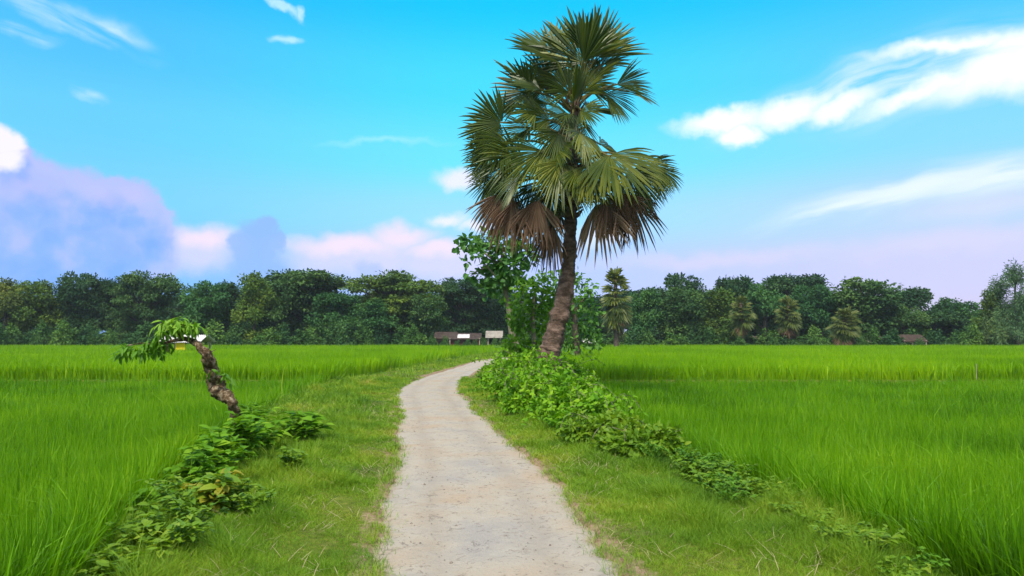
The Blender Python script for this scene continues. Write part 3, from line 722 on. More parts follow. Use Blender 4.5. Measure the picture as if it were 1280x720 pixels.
near_tree('leafy_tree', 'dark green tree showing just right of the palm trunk, behind it', 44,
          [(722, 452), (720, 420), (716, 380), (714, 350)], [5, 4, 3, 1.5],
          [((718, 400), (700, 370), 2, 0), ((718, 390), (736, 368), 2, .3)],
          [(700, 350, 16, 11, 0), (722, 350, 15, 11, .4), (736, 362, 10, 12, 0), (692, 372, 18, 14, .4), (716, 376, 18, 15, -.4), (738, 388, 13, 14, .2), (700, 400, 18, 14, 0), (722, 406, 20, 15, .5), (742, 412, 12, 14, .1), (690, 425, 16, 12, .3), (716, 430, 22, 12, .2), (744, 430, 12, 9, .2), (682, 345, 10, 7, .3)],
          M['lime2'], M['bark'], .30, .20, .52, 33)

# ------------------------------------------------------------------ far tree line
def proto_round(seed, lobes=22, flat=.42, n=260, leaf=.42, gap=0.0):
    """crown of unit size about 10 wide, 10 tall including trunk; returns crown and trunk meshes"""
    r = np.random.default_rng(seed); a = Acc(); s = MB()
    s.tube(spline([(0, 0, -.3), (.15*r.normal(), .1, 2.2), (.3*r.normal(), 0, 4.5), (.3*r.normal(), 0, 7.5)], 12), np.linspace(.38, .12, 12), 7, .15, seed=seed)
    for j in range(lobes):
        an = r.uniform(0, 6.28); q = r.random()**.6
        zz = r.uniform(.12, 1.0)
        env = math.sqrt(max(1-((zz-.45)/.62)**2, .05))
        c = np.array([3.9*q*env*math.cos(an), 3.9*q*env*math.sin(an), 2.2+zz*6.7])
        rad = r.uniform(.9, 1.6)*(1.0 if zz < .85 else .75)
        blob_leaves(a, r, c, (rad*1.15, rad*1.15, rad*flat*1.7), int(n*rad), leaf, leaf*.62, up=.8, shell=.5, simple=True, bend=.1)
        if j % 2 == 0:
            s.tube(spline([(0, 0, min(2.0+zz*3, c[2]-.3)), c*np.array([.5, .5, 1])-np.array([0, 0, .5]), c], 6), np.linspace(.15, .04, 6), 5)
    return a, s
def proto_umbrella(seed, n=300, leaf=.42):
    r = np.random.default_rng(seed); a = Acc(); s = MB()
    s.tube(spline([(0, 0, -.3), (.2, .1, 2), (-.1, 0, 4), (.1, 0, 5.2)], 12), np.linspace(.45, .25, 12), 8, .12, seed=seed)
    for tier, (z, ext, nl) in enumerate(((9.3, 3.6, 9), (8.3, 4.8, 12), (6.8, 4.6, 9), (5.0, 3.8, 7), (3.2, 3.2, 6))):
        for j in range(nl):
            an = 6.28*j/nl+r.normal(0, .4); q = ext*r.uniform(.3, 1)
            c = np.array([q*math.cos(an), q*math.sin(an), z-.55*(q/ext)**2+r.normal(0, .25)])
            rad = r.uniform(.9, 1.5)
            blob_leaves(a, r, c, (rad*1.35, rad*1.35, rad*.42), int(n*rad*.9), leaf, leaf*.55, up=1.2, shell=.5, simple=True, bend=.1)
            if tier < 4: s.tube(spline([(0, 0, min(4.5, z-2)), c*np.array([.55, .55, 1])-np.array([0, 0, 1.0]), c-np.array([0, 0, .15])], 7), np.linspace(.20, .05, 7), 5)
    return a, s
def proto_column(seed, n=240, leaf=.38, feather=False):
    r = np.random.default_rng(seed); a = Acc(); s = MB()
    s.tube(spline([(0, 0, -.3), (.2, .1, 3), (-.1, 0, 6), (.1, 0, 9.4)], 12), np.linspace(.32, .05, 12), 7, .12, seed=seed)
    for j in range(24):
        zz = r.random(); an = r.uniform(0, 6.28)
        ext = 2.9*(1-zz**2*.75)*r.uniform(.2, 1)
        c = np.array([ext*math.cos(an), ext*math.sin(an), 1.3+zz*8.2])
        rad = r.uniform(.7, 1.25)
        blob_leaves(a, r, c, (rad, rad, rad*(.9 if not feather else 1.2)), int(n*rad*(1 if not feather else .75)), leaf, leaf*(.6 if not feather else .22), up=.5, shell=.6, simple=True)
        s.tube([(0, 0, max(c[2]-1, .5)), c*np.array([.6, .6, 1]), c], [.08, .06, .03], 4)
    return a, s
def proto_bush(seed, n=240, leaf=.30):
    r = np.random.default_rng(seed); a = Acc(); s = MB()
    for j in range(14):
        an = r.uniform(0, 6.28); q = 4*r.random()**.6; zz = r.uniform(.5, 1)*(10-1.2*q*q/2.5)
        c = np.array([q*math.cos(an), q*math.sin(an), max(zz, 1)*.62])
        blob_leaves(a, r, c, (1.7, 1.7, max(zz, 1.5)*.38), n, leaf*3, leaf*1.9, up=.7, shell=.55, simple=True)
        if j < 6: s.tube([(0, 0, -.3), c*np.array([.4, .4, .5]), c], [.22, .15, .05], 5)
    return a, s
PROTO = {}
def add_proto(key, fn, *args, **kw):
    a, s = fn(*args, **kw)
    F = ([np.vstack(a.Q)] if a.Q else [])+([np.vstack(a.T)] if a.T else [])
    V = np.vstack(a.V); cm = mesh_data('crown', V, F, M['far'], tint=np.concatenate(a.t))
    sv, sf, st = s.mesh(); tm = mesh_data('trunk', sv, sf, M['farbark'], tint=st, smooth=True)
    PROTO[key] = (cm, tm, np.percentile(V[:, 2], 99.7), np.percentile(np.abs(V[:, :2]).max(1), 98)*2)
for i in range(4): add_proto(f'r{i}', proto_round, 200+i, lobes=24+3*i)
for i in range(3): add_proto(f'u{i}', proto_umbrella, 300+i)
for i in range(2): add_proto(f'c{i}', proto_column, 400+i)
add_proto('f0', proto_column, 450, 260, .5, True)
for i in range(2): add_proto(f'b{i}', proto_bush, 500+i)

def far_tree(key, u, d, vtop, wpx, col, label, group=None, rz=None, name=None, cat='tree'):
    cm, tm, H, Wd = PROTO[key]
    vtop = vtop-5 if key[0] != 'b' else vtop
    top = at(u, vtop, d); x, y = top[0], top[1]; z0 = float(gz(x, y))
    name = name or {'r': 'broadleaf_tree', 'u': 'rain_tree', 'c': 'slender_tree', 'f': 'feathery_tree', 'b': 'low_bush'}[key[0]]
    t = empty(name, (x, y, z0), rng.uniform(0, 6.28) if rz is None else rz)
    sz = (top[2]-z0)/H; sx = wpx*d/FPX/Wd
    t.scale = (sx, sx, sz)
    c = bpy.data.objects.new('crown', cm); COL.objects.link(c); c.parent = t; c.color = (*col, 1)
    k = bpy.data.objects.new('stem' if key[0] == 'b' else 'trunk', tm); COL.objects.link(k); k.parent = t
    tag(t, label, cat, group)
    return t
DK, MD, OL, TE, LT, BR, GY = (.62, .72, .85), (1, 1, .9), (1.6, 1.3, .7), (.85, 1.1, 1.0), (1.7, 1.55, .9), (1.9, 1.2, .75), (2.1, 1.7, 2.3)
TG = 'trees of the far tree line'
FT = [
    ('r0', 8, 112, 354, 62, BR, 'brownish round crowned tree at the left edge of the far tree line'),
    ('r1', 52, 114, 357, 66, OL, 'low olive green round tree, second from the left edge of the tree line'),
    ('r2', 104, 116, 347, 58, DK, 'dark dense tree rising above the olive tree near the left edge'),
    ('r3', 140, 118, 355, 50, DK, 'dark blue green tree with a ragged top, left of the spreading tree'),
    ('u0', 183, 116, 347, 88, MD, 'spreading tree with sky showing through, above the far tin shed'),
    ('r1', 258, 112, 358, 66, TE, 'rounded teal green tree directly above the bare stump trunk'),
    ('c0', 286, 118, 358, 44, DK, 'narrow dark tree between the teal tree and the yellow green one'),
    ('c1', 318, 108, 347, 46, OL, 'upright yellow green tree standing in front of the flat topped trees'),
    ('r2', 352, 112, 356, 60, MD, 'round mid green tree under the left flat topped rain tree'),
    ('u1', 386, 118, 345, 118, MD, 'broad flat topped rain tree left of the middle of the line'),
    ('r3', 425, 110, 372, 70, TE, 'low rounded tree in front of the broad rain tree'),
    ('u2', 492, 116, 347, 112, OL, 'wide umbrella shaped rain tree left of the two tin roofs'),
    ('r0', 470, 110, 380, 62, TE, 'low dark round tree under the wide umbrella tree'),
    ('r1', 528, 112, 374, 60, MD, 'rounded tree right beside the red walled huts'),
    ('u0', 580, 122, 354, 88, DK, 'dark rain tree with feathery top behind the two tin roofs'),
    ('r2', 612, 124, 372, 62, DK, 'dark tree right behind the tin roofed huts'),
    ('r3', 745, 120, 376, 60, DK, 'dark tree between the palm trunk and the small fan palm'),
    ('r0', 808, 112, 366, 56, TE, 'round green tree right of the small far fan palm'),
    ('r1', 848, 124, 349, 66, DK, 'tall dark domed tree, highest of the group right of the palm'),
    ('r2', 858, 110, 366, 62, MD, 'mid green tree in front of the tall dark domed tree'),
    ('c0', 898, 110, 366, 50, OL, 'olive slender tree left of the drooping yellowish palm'),
    ('r3', 915, 124, 352, 62, DK, 'dark tree behind the olive slender tree'),
    ('r0', 955, 116, 360, 66, TE, 'teal tree between the two small yellowish palms'),
    ('u1', 990, 126, 350, 92, DK, 'dark flat topped tree behind the small yellowish palms'),
    ('r1', 1022, 114, 362, 64, TE, 'rounded teal green tree right of the second yellowish palm'),
    ('r2', 1082, 112, 354, 86, MD, 'large rounded green tree behind the brownish bushy palm'),
    ('r3', 1132, 124, 366, 66, DK, 'dark tree on the sloping right shoulder of the big round tree'),
    ('r0', 1128, 110, 384, 56, MD, 'low bright green tree at the right foot of the big round tree'),
    ('c1', 1182, 126, 378, 40, TE, 'narrow small tree rising from the low part of the tree line'),
    ('r1', 1210, 122, 383, 56, TE, 'low round tree in the dip left of the grey feathery tree'),
    ('r2', 1168, 114, 394, 62, DK, 'low dark tree above the cream walled hut'),
    ('r3', 1246, 118, 392, 66, TE, 'low tree at the foot of the grey feathery tree'),
    ('c0', 1240, 104, 366, 34, OL, 'small yellowish tree directly left of the grey feathery tree'),
    ('f0', 1268, 100, 334, 52, GY, 'tall grey feathery tree at the right edge of the tree line'),
    ('f0', 1250, 103, 352, 44, GY, 'smaller grey feathery tree tucked against the tall grey one'),
    ('f0', 1306, 102, 345, 56, GY, 'grey feathery tree cut by the right edge of the view'),
]
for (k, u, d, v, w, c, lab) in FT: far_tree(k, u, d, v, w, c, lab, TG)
for k, u in enumerate(range(-160, 1480, 34)):
    if k % 2 and 560 < u < 760: pass
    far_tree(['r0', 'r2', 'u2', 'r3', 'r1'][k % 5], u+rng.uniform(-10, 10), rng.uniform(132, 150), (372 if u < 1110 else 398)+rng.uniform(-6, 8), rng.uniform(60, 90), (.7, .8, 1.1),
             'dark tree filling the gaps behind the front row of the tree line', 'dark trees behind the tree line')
for k, u in enumerate(np.arange(-130, 1440, 21)):
    if 536 < u < 636 or 205 < u < 262: continue
    far_tree('b%d' % (k % 2), u+rng.uniform(-7, 7), rng.uniform(103, 108), 414+rng.uniform(-9, 6)-(4 if u < 560 else 0), rng.uniform(24, 44), [(1, 1.1, .9), (1.4, 1.4, .9), (.8, .95, 1)][k % 3],
             'low dark green bush at the foot of the far tree line', 'bushes at the foot of the tree line', cat='bush')
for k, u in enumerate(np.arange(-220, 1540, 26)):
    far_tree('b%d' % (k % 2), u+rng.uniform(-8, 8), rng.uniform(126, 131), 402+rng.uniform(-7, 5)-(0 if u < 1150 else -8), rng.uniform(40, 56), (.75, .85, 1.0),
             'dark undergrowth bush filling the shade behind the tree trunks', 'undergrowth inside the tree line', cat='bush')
for (u, d, v, w) in ((-60, 114, 352, 80), (-120, 116, 350, 90), (1350, 112, 372, 80), (1420, 114, 366, 90)):
    far_tree('r1', u, d, v, w, MD, 'round tree beyond the edge of the view in the far tree line', 'outer trees of the tree line')

# small far palms
def small_palm(u, d, vtop, vbase, wpx, label, col, seed, two=False):
    r = np.random.default_rng(seed)
    top = at(u, vtop, d); b = np.array([top[0], top[1], float(gz(top[0], top[1]))])
    H = top[2]-b[2]; Wm = wpx*d/FPX
    t = empty('fan_palm', tuple(b)); tag(t, label, 'palm tree', 'small palms in the far tree line')
    s = MB(); s.tube(spline([(0, 0, -.2), (.1, 0, H*.3), (0, 0, H*.6), (.05, 0, H*.9)], 12), np.linspace(.34, .2, 12), 9, .2, seed=seed)
    s.build('trunk', M['bark'], t, smooth=True)
    for k in range(64):
        f = k/64; el = R(80-150*f+r.normal(0, 14)); az = k*2.4+r.normal(0, .4)
        z = H*(.88-.45*f) if two else H*(.84-.32*f)
        ax = np.array([math.cos(az)*math.cos(el), math.sin(az)*math.cos(el), math.sin(el)])
        hub = np.array([0, 0, z])+ax*Wm*r.uniform(.06, .26)
        nr = np.array([-math.cos(az)*math.sin(el), -math.sin(az)*math.sin(el), math.cos(el)])+np.array([0, -.5, 0])
        V, F, tn, mid = fan(hub, ax, nr, Wm*(r.uniform(.26, .42) if not two else r.uniform(.34, .54)), R(r.uniform(50, 80)), r, droop=.3, frm=np.array([0, 0, z]), tintc=.75-.3*f, nseg=11)
        dead = f > .93
        o = mk('dead_leaf' if dead else 'fan_leaf', V, F, [M['deadfan'] if dead else col, M['petiole']], t, tint=tn, midx=mid)
small_palm(769, 90, 339, 430, 38, 'pale green young fan palm with shaggy two tier crown right of the big palm', M['fan'], 61, True)
small_palm(926, 104, 372, 430, 34, 'drooping yellowish palm, left one of the two beside each other in the line', M['fan_dim'], 62)
small_palm(985, 104, 374, 430, 34, 'yellowish palm with ragged crown, right one of the two in the line', M['fan_dim'], 63)
small_palm(1056, 102, 392, 430, 40, 'brownish bushy short palm in front of the large rounded tree', M['fan_dim'], 64)

# ------------------------------------------------------------------ huts
mt = lambda n, a, b, sc=2, **k: surface(n, [(.3, (*a, 1)), (.7, (*b, 1))], sc, 4, .8, .2, **k)
M['redwall'] = mt('red_brown_boards', (.07, .02, .02), (.15, .045, .04))
M['brownwall'] = mt('brown_mud_wall', (.10, .055, .04), (.18, .11, .08))
M['tin'] = mt('pale_tin', (.55, .50, .50), (.75, .72, .70))
M['tin2'] = mt('weathered_tin', (.30, .26, .22), (.46, .42, .36))
M['cream'] = mt('cream_wall', (.50, .38, .24), (.62, .50, .34))
M['thatch'] = mt('thatch', (.045, .03, .025), (.10, .07, .055))
M['post'] = mt('weathered_post', (.30, .24, .18), (.45, .38, .30))
M['yellow'] = mt('yellow_tarpaulin', (.75, .55, .01), (.85, .68, .02))
M['dark'] = mt('dark_opening', (.012, .010, .009), (.02, .018, .015))
def hut(u, d, wpx, wall_h, roof_h, depth, wall, roof, label, group=None, open_front=False, door=True, over=.35, name='hut'):
    c = at(u, 430, d); b = np.array([c[0], c[1], float(gz(c[0], c[1]))]); w = wpx*d/FPX
    t = empty(name, tuple(b)); tag(t, label, 'hut', group)
    if not open_front:
        s = MB(); s.box((0, 0, wall_h/2-.1), (w, depth, wall_h+.2)); s.build('wall', wall, t)
        # gables
        g = MB(); g.add([(-w/2, -depth/2+.003, wall_h), (-w/2, depth/2-.003, wall_h), (-w/2, 0, wall_h+roof_h-.05), (w/2, -depth/2+.003, wall_h), (w/2, depth/2-.003, wall_h), (w/2, 0, wall_h+roof_h-.05)],
                        [[[0, 1, 2], [4, 3, 5]], [[0, 2, 5, 3], [1, 4, 5, 2]]]); g.build('gable', wall, t)
        if door:
            q = MB(); dh = min(1.8, wall_h-.15); q.box((w*.12, -depth/2-.02, dh/2), (.9, .06, dh)); q.build('door', M['dark'], t)
            q = MB(); q.box((-w*.26, -depth/2-.02, wall_h*.58), (.6, .06, .4)); q.build('window', M['dark'], t)
    for i in ((-1, -1), (1, -1), (-1, 1), (1, 1)) if open_front else ((-1, -1), (1, -1)):
        q = MB(); q.box((i[0]*(w/2+(.12 if not open_front else 0)), i[1]*(depth/2+(.2 if not open_front else 0)), wall_h/2-.1), (.13, .13, wall_h+.25)); q.build('post', M['post'], t)
    s = MB(); n = 24
    for sgn in (-1, 1):     # corrugated slopes with thickness
        xs = np.linspace(-w/2-over, w/2+over, n*2+1); zz = .03*np.cos(np.arange(n*2+1)*np.pi)
        e = np.array([(x, sgn*(depth/2+over), wall_h-.10+z) for x, z in zip(xs, zz)]); p = np.array([(x, 0, wall_h+roof_h+z) for x, z in zip(xs, zz)])
        V = np.vstack([e, p, e-np.array([0, 0, .05]), p-np.array([0, 0, .05])]); m_ = n*2+1; k = np.arange(m_-1)
        s.add(V, [np.stack([k, k+1, k+1+m_, k+m_], 1), np.stack([k+2*m_, k+3*m_, k+1+3*m_, k+1+2*m_], 1), np.stack([k, k+2*m_, k+1+2*m_, k+1], 1)])
    s.build('roof', roof, t)
    return t
HG = 'huts at the foot of the tree line'
hut(558, 108, 22, 1.7, .8, 4, M['brownwall'], M['thatch'], 'brown thatched hut at the left end of the red walled huts', HG)
t = hut(582, 104, 34, 1.6, .7, 3.6, M['redwall'], M['thatch'], 'long low red brown hut with a white tin sheet on its roof', HG)
s = MB(); ang = math.atan2(.85, 2.15); k = np.array([[-1.0, -1.75, 1.68], [.6, -1.75, 1.68], [.6, -.45, 2.15], [-1.0, -.45, 2.15]])
s.add(np.vstack([k, k-np.array([0, 0, .04])]), [[[0, 1, 2, 3], [7, 6, 5, 4], [0, 4, 5, 1], [1, 5, 6, 2], [2, 6, 7, 3], [3, 7, 4, 0]]]); s.build('tin_sheet', M['tin'], t)
hut(618, 104, 15, 1.8, .8, 3, M['brownwall'], M['tin2'], 'small open hut with pale tin roof on posts near the path end', HG, open_front=True)
hut(736, 104, 10, 1.1, .5, 2, M['brownwall'], M['tin'], 'tiny white roofed shed right of the big palm trunk', HG, door=False)
hut(948, 108, 44, 1.2, .7, 4, M['brownwall'], M['thatch'], 'low brown hut half hidden below the two yellowish palms', HG)
hut(1088, 105, 18, 1.2, .7, 3, M['brownwall'], M['thatch'], 'small brown hut right of the brownish bushy palm', HG, door=False)
hut(1136, 104, 24, 1.3, .8, 3, M['cream'], M['thatch'], 'cream walled hut with dark thatch in the right part of the tree line', HG)
t = hut(233, 62, 44, 1.45, .45, 2.4, M['brownwall'], M['tin'], 'white tin roofed field shed with yellow tarpaulin behind the stump branch', None, open_front=True, name='field_shed')
s = MB(); s.box((.05, -1.25, .80), (.75, .05, .95)); s.build('tarpaulin', M['yellow'], t)

for (u, v, w) in ((541, 421, 20), (556, 421, 14), (584, 424, 14), (619, 423, 14), (594, 425, 10), (604, 423, 12), (634, 419, 22), (572, 426, 12), (1078, 423, 14), (1150, 423, 16), (925, 422, 22), (966, 422, 18)):
    far_tree('b%d' % (u % 2), u, 100.5, v, w, (1, 1.1, .9), 'low leafy bush growing directly in front of the huts', 'bushes in front of the huts', cat='bush')
# sticks standing in the paddies
for (u, d, h, lab) in ((1220, 26.4, .98, 'thin pale stick standing on the dyke in the right paddies'),):
    c = at(u, 470, d); b = (c[0], c[1], float(gz(c[0], c[1])))
    s = MB(); s.tube([(0, 0, -.1), (.01, 0, h*.5), (.03, .01, h*1.0)], [.016, .015, .012], 7, .1)
    o = s.build('marker_stick', M['post']); o.location = b; tag(o, lab, 'stick')

# ------------------------------------------------------------------ thin evening haze
hz = MB(); hz.box((0, 640, 6.5), (1840, 1820, 20))
m, nt, N, L = new_mat('thin_haze')
pv = N.new('ShaderNodeVolumePrincipled'); pv.inputs['Color'].default_value = (.88, .92, .97, 1); pv.inputs['Density'].default_value = .00028; pv.inputs['Anisotropy'].default_value = .2
L.new(pv.outputs[0], N.new('ShaderNodeOutputMaterial').inputs['Volume'])
tag(hz.build('haze', m), 'thin pale evening haze lying over the whole plain', 'haze', kind='stuff')

# ------------------------------------------------------------------ sky
def azel(u, v):
    d = ray(u, v); d = d/np.linalg.norm(d)
    return math.degrees(math.atan2(d[0], d[1])), math.degrees(math.asin(d[2]))
world = bpy.data.worlds.new('World'); scene.world = world; world.use_nodes = True
nt = world.node_tree; N, L = nt.nodes, nt.links; N.clear()
SUN_EL, SUN_AZ = 57, 194            # azimuth clockwise from the viewing direction
tc = N.new('ShaderNodeTexCoord'); sep = N.new('ShaderNodeSeparateXYZ'); L.new(tc.outputs['Generated'], sep.inputs[0])
az = math_n(nt, 'MULTIPLY', math_n(nt, 'ARCTAN2', sep.outputs[0], sep.outputs[1]), 180/math.pi)
el = math_n(nt, 'MULTIPLY', math_n(nt, 'ARCSINE', sep.outputs[2]), 180/math.pi)
pe = math_n(nt, 'DIVIDE', el, 90.0, True)
def col_ramp(rows):
    return ramp(nt, pe, [(max(azel(640, v)[1], 0)/90, lin(*c)) for v, c in rows], 'EASE')
OVERHEAD_FILL = [(-420, (190, 215, 240)), (-1400, (225, 225, 225))]  # pale sky above the frame, added to give soft neutral light from overhead
left = col_ramp([(420, (110, 160, 250)), (350, (120, 172, 252)), (260, (122, 200, 252)), (180, (105, 200, 252)), (90, (80, 188, 252)), (0, (40, 178, 252)), *OVERHEAD_FILL])
mid = col_ramp([(420, (196, 180, 240)), (340, (188, 188, 246)), (270, (160, 216, 250)), (200, (112, 226, 252)), (110, (70, 218, 252)), (0, (0, 198, 250)), *OVERHEAD_FILL])
right = col_ramp([(420, (222, 190, 228)), (345, (212, 192, 236)), (280, (190, 204, 244)), (200, (140, 212, 250)), (110, (95, 200, 252)), (0, (40, 190, 255)), *OVERHEAD_FILL])
def mrange(x, a, b, c=0, d=1, sm=True):
    n = N.new('ShaderNodeMapRange'); n.interpolation_type = 'SMOOTHSTEP' if sm else 'LINEAR'
    L.new(x, n.inputs[0])
    for i, v in zip((1, 2, 3, 4), (a, b, c, d)): n.inputs[i].default_value = v
    return n.outputs[0]
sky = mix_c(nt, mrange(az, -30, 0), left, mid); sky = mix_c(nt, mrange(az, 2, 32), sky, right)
# directions behind the viewer, out of view: bright tone added as soft fill light
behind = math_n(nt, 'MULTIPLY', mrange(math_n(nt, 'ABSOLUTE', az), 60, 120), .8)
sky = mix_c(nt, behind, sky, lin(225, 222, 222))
comb = N.new('ShaderNodeCombineXYZ'); L.new(az, comb.inputs[0]); L.new(el, comb.inputs[1])
wn = N.new('ShaderNodeTexNoise'); wn.inputs['Scale'].default_value = .35; wn.inputs['Detail'].default_value = 4; wn.inputs['Roughness'].default_value = .55; L.new(comb.outputs[0], wn.inputs['Vector'])
def warp(amt):
    v = N.new('ShaderNodeVectorMath'); v.operation = 'SUBTRACT'; L.new(wn.outputs['Color'], v.inputs[0]); v.inputs[1].default_value = (.5, .5, .5)
    s = N.new('ShaderNodeVectorMath'); s.operation = 'MULTIPLY'; L.new(v.outputs[0], s.inputs[0]); s.inputs[1].default_value = (amt, amt*.7, 0)
    a = N.new('ShaderNodeVectorMath'); a.operation = 'ADD'; L.new(comb.outputs[0], a.inputs[0]); L.new(s.outputs[0], a.inputs[1])
    return a.outputs[0]
W1 = warp(3.0)
wn = N.new('ShaderNodeTexNoise'); wn.inputs['Scale'].default_value = .12; wn.inputs['Detail'].default_value = 1.5; L.new(comb.outputs[0], wn.inputs['Vector'])
W2 = warp(5.0)
wn = N.new('ShaderNodeTexNoise'); wn.inputs['Scale'].default_value = .55; wn.inputs['Detail'].default_value = 4; wn.inputs['Roughness'].default_value = .6; L.new(comb.outputs[0], wn.inputs['Vector'])
W3 = warp(2.4)
def streaks(rot, k=1.0, lo=.30, hi=.62):
    m = N.new('ShaderNodeMapping'); m.vector_type = 'TEXTURE'; m.inputs['Rotation'].default_value = (0, 0, R(rot)); m.inputs['Scale'].default_value = (9, 1.1, 1); L.new(W2, m.inputs['Vector'])
    return mrange(noise_n(nt, m.outputs[0], 1.0, 5, .55), lo, hi)
DEG = math.degrees(1/FPX)
def blob(u, v, ru, rv, rot=0, inner=.35, vec=None, outer=1.0):
    a, e = azel(u, v)
    m = N.new('ShaderNodeMapping'); m.vector_type = 'TEXTURE'
    m.inputs['Location'].default_value = (a, e, 0); m.inputs['Rotation'].default_value = (0, 0, R(rot)); m.inputs['Scale'].default_value = (ru*DEG, rv*DEG, 1)
    L.new(vec or W1, m.inputs['Vector'])
    ln = N.new('ShaderNodeVectorMath'); ln.operation = 'LENGTH'; L.new(m.outputs[0], ln.inputs[0])
    return mrange(ln.outputs['Value'], inner, outer, 1, 0)
def union(bl):
    o = bl[0]
    for b in bl[1:]: o = math_n(nt, 'MAXIMUM', o, b)
    return o
def put(mask, col, k=1.0):
    global sky
    sky = mix_c(nt, math_n(nt, 'MULTIPLY', mask, k, True), sky, lin(*col) if isinstance(col[0], int) else col)
# pink bank low behind the cumulus
put(union([blob(455, 322, 150, 40, 0, .2), blob(250, 315, 70, 38, 0, .2), blob(560, 330, 120, 38, 0, .2)]), (226, 205, 244), .8)
put(union([blob(255, 295, 56, 20, 0, .1), blob(430, 304, 110, 20, 2, .1), blob(500, 294, 64, 20, 4, .1), blob(548, 308, 60, 18, 0, .1)]), (255, 218, 240), .9)
# white puffs behind the palm
put(union([blob(577, 222, 44, 19, 2, .2), blob(560, 272, 40, 13, 0, .1), blob(600, 280, 40, 12, 0, .1), blob(760, 292, 60, 22, 5, .1)]), (250, 236, 248), .9)
# lavender band along the right horizon
put(union([blob(900, 322, 230, 18, 2, 0), blob(1200, 300, 200, 26, 3, 0)]), (232, 204, 232), .55)
# cumulus on the left
CUM = [(70, 300, 135, 85, .80), (40, 240, 52, 44, .7), (105, 254, 58, 36, .7), (160, 256, 40, 32, .7), (185, 290, 32, 42, .75), (10, 205, 30, 30, .7), (75, 232, 30, 22, .6), (135, 236, 26, 18, .6), (150, 325, 70, 60, .7), (30, 330, 120, 70, .8)]
cum = union([blob(u, v, a, b, 0, i, W3) for u, v, a, b, i in CUM])
low = union([blob(u+5, v+20, a, b, 0, .2, W3) for u, v, a, b, i in CUM])
nse = N.new('ShaderNodeTexNoise'); nse.inputs['Scale'].default_value = .42; nse.inputs['Detail'].default_value = 5; L.new(comb.outputs[0], nse.inputs['Vector'])
billow = ramp(nt, nse.outputs['Fac'], [(.36, lin(128, 152, 240)), (.54, lin(146, 163, 244)), (.70, lin(180, 176, 244))])
body = mix_c(nt, math_n(nt, 'SUBTRACT', 1.0, low), billow, lin(190, 182, 246))
sky = mix_c(nt, math_n(nt, 'MULTIPLY', cum, .93), sky, body)
put(union([blob(132, 246, 40, 16, -20, .0, W3), blob(165, 244, 24, 18, 0, .0, W3), blob(30, 236, 60, 24, 0, .0, W3)]), (204, 186, 242), .6)
put(union([blob(4, 178, 19, 22, 0, .45), blob(2, 200, 22, 18, 0, .3)]), (255, 240, 246), 1.0)
put(union([blob(320, 308, 36, 38, 0, .6, W3), blob(322, 340, 46, 30, 0, .5, W3), blob(300, 302, 18, 18, 0, .5, W3), blob(328, 282, 17, 16, 0, .5, W3), blob(344, 300, 14, 16, 0, .5, W3)]), (150, 168, 238), .85)
put(blob(460, 338, 26, 16, 0, .5), (168, 174, 236), .6)
# bright white streak on the right
put(math_n(nt, 'MULTIPLY', union([blob(1190, 88, 230, 58, 10, .1, W2), blob(1060, 115, 190, 36, 12, .1, W2)]), streaks(12)), (222, 242, 255), .85)
put(union([blob(905, 150, 84, 22, 4, .25, W3), blob(925, 168, 40, 22, 0, .3, W3), blob(985, 140, 66, 26, 8, .25, W3), blob(1050, 132, 70, 18, 10, .2), blob(1160, 112, 120, 16, 14, .1), blob(1240, 92, 90, 30, 14, .25), blob(1290, 80, 60, 42, 10, .3), blob(1190, 56, 130, 11, -4, .1), blob(1290, 48, 80, 16, 4, .1)]), (1.05, 1.05, 1.07, 1), 1.0)
put(math_n(nt, 'MULTIPLY', union([blob(1150, 240, 220, 26, 9, .05, W2), blob(1250, 226, 130, 26, 6, .05, W2), blob(1060, 262, 130, 14, 12, .05, W2)]), streaks(9)), (244, 244, 253), .9)
put(union([blob(1240, 262, 130, 22, 4, 0, W2)]), (226, 214, 242), .6)
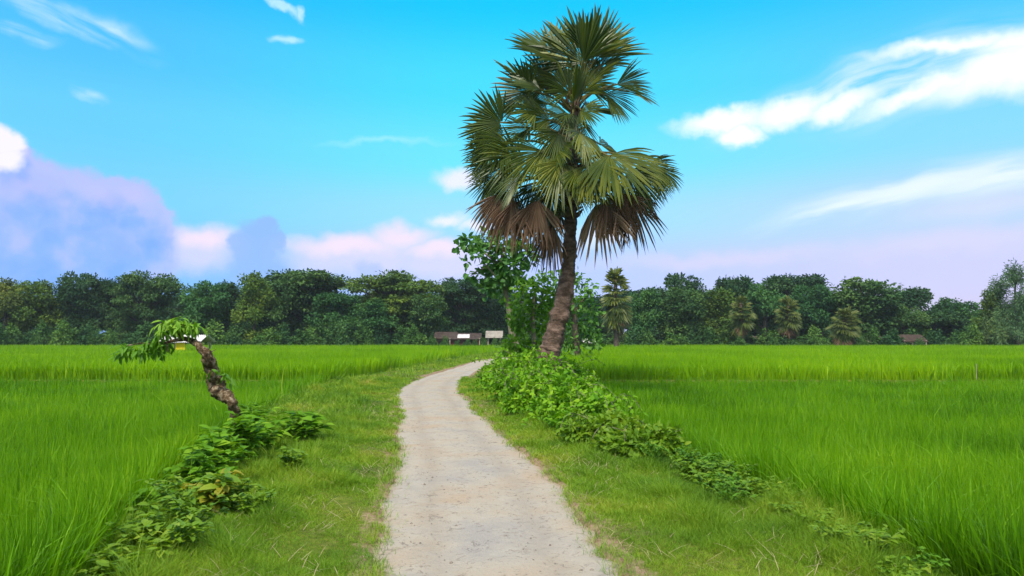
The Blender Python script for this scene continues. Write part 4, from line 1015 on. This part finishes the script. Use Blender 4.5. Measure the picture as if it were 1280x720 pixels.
# wisps upper left
put(math_n(nt, 'MULTIPLY', union([blob(95, 26, 120, 22, -14, .05), blob(130, 40, 70, 9, -12, .05), blob(20, 40, 52, 12, -6, .05), blob(112, 116, 26, 9, -8, .0)]), streaks(-12, lo=.36)), (200, 232, 255), .9)
put(union([blob(352, 8, 34, 7, -28, .1), blob(371, 18, 12, 7, -50, .1), blob(360, 50, 24, 8, 4, .1)]), (205, 242, 255), .8)
put(union([blob(480, 180, 110, 6, 4, .0)]), (170, 235, 255), .6)
st = N.new('ShaderNodeTexSky'); st.sky_type = 'NISHITA'; st.sun_disc = False; st.sun_elevation = R(SUN_EL); st.sun_rotation = R(SUN_AZ)
bg1 = N.new('ShaderNodeBackground'); L.new(mix_c(nt, 1.0, st.outputs[0], (.12, .55, .75, 1), 'MULTIPLY'), bg1.inputs[0]); bg1.inputs[1].default_value = .05
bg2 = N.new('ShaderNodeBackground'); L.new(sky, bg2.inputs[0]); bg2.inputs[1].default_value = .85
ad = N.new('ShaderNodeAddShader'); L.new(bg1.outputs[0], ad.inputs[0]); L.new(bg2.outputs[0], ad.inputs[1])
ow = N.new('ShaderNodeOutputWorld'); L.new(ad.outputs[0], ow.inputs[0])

sd = bpy.data.lights.new('sun', 'SUN'); sd.energy = 3.8; sd.angle = R(10); sd.color = (1, .93, .82)
so = bpy.data.objects.new('sun', sd); COL.objects.link(so)
e, a_ = R(SUN_EL), R(SUN_AZ)
to_sun = Vector((math.sin(a_)*math.cos(e), math.cos(a_)*math.cos(e), math.sin(e)))
so.rotation_euler = to_sun.to_track_quat('Z', 'Y').to_euler(); so.location = to_sun*50

# ------------------------------------------------------------------ camera and render settings
cd = bpy.data.cameras.new('camera'); cam = bpy.data.objects.new('camera', cd); COL.objects.link(cam)
cam.location = EYE; cam.rotation_euler = (R(90)+PITCH, 0, 0)
cd.sensor_width = 36; cd.lens = 36*FPX/1280; cd.clip_start = .05; cd.clip_end = 5000
scene.camera = cam
vs = scene.view_settings; vs.view_transform = 'Standard'; vs.look = 'None'; vs.exposure = .2; vs.gamma = 1; vs.use_curve_mapping = False
cy = scene.cycles
cy.max_bounces = 5; cy.diffuse_bounces = 3; cy.glossy_bounces = 2; cy.transmission_bounces = 4; cy.transparent_max_bounces = 4
cy.use_denoising = True; cy.use_adaptive_sampling = True; cy.adaptive_threshold = .02
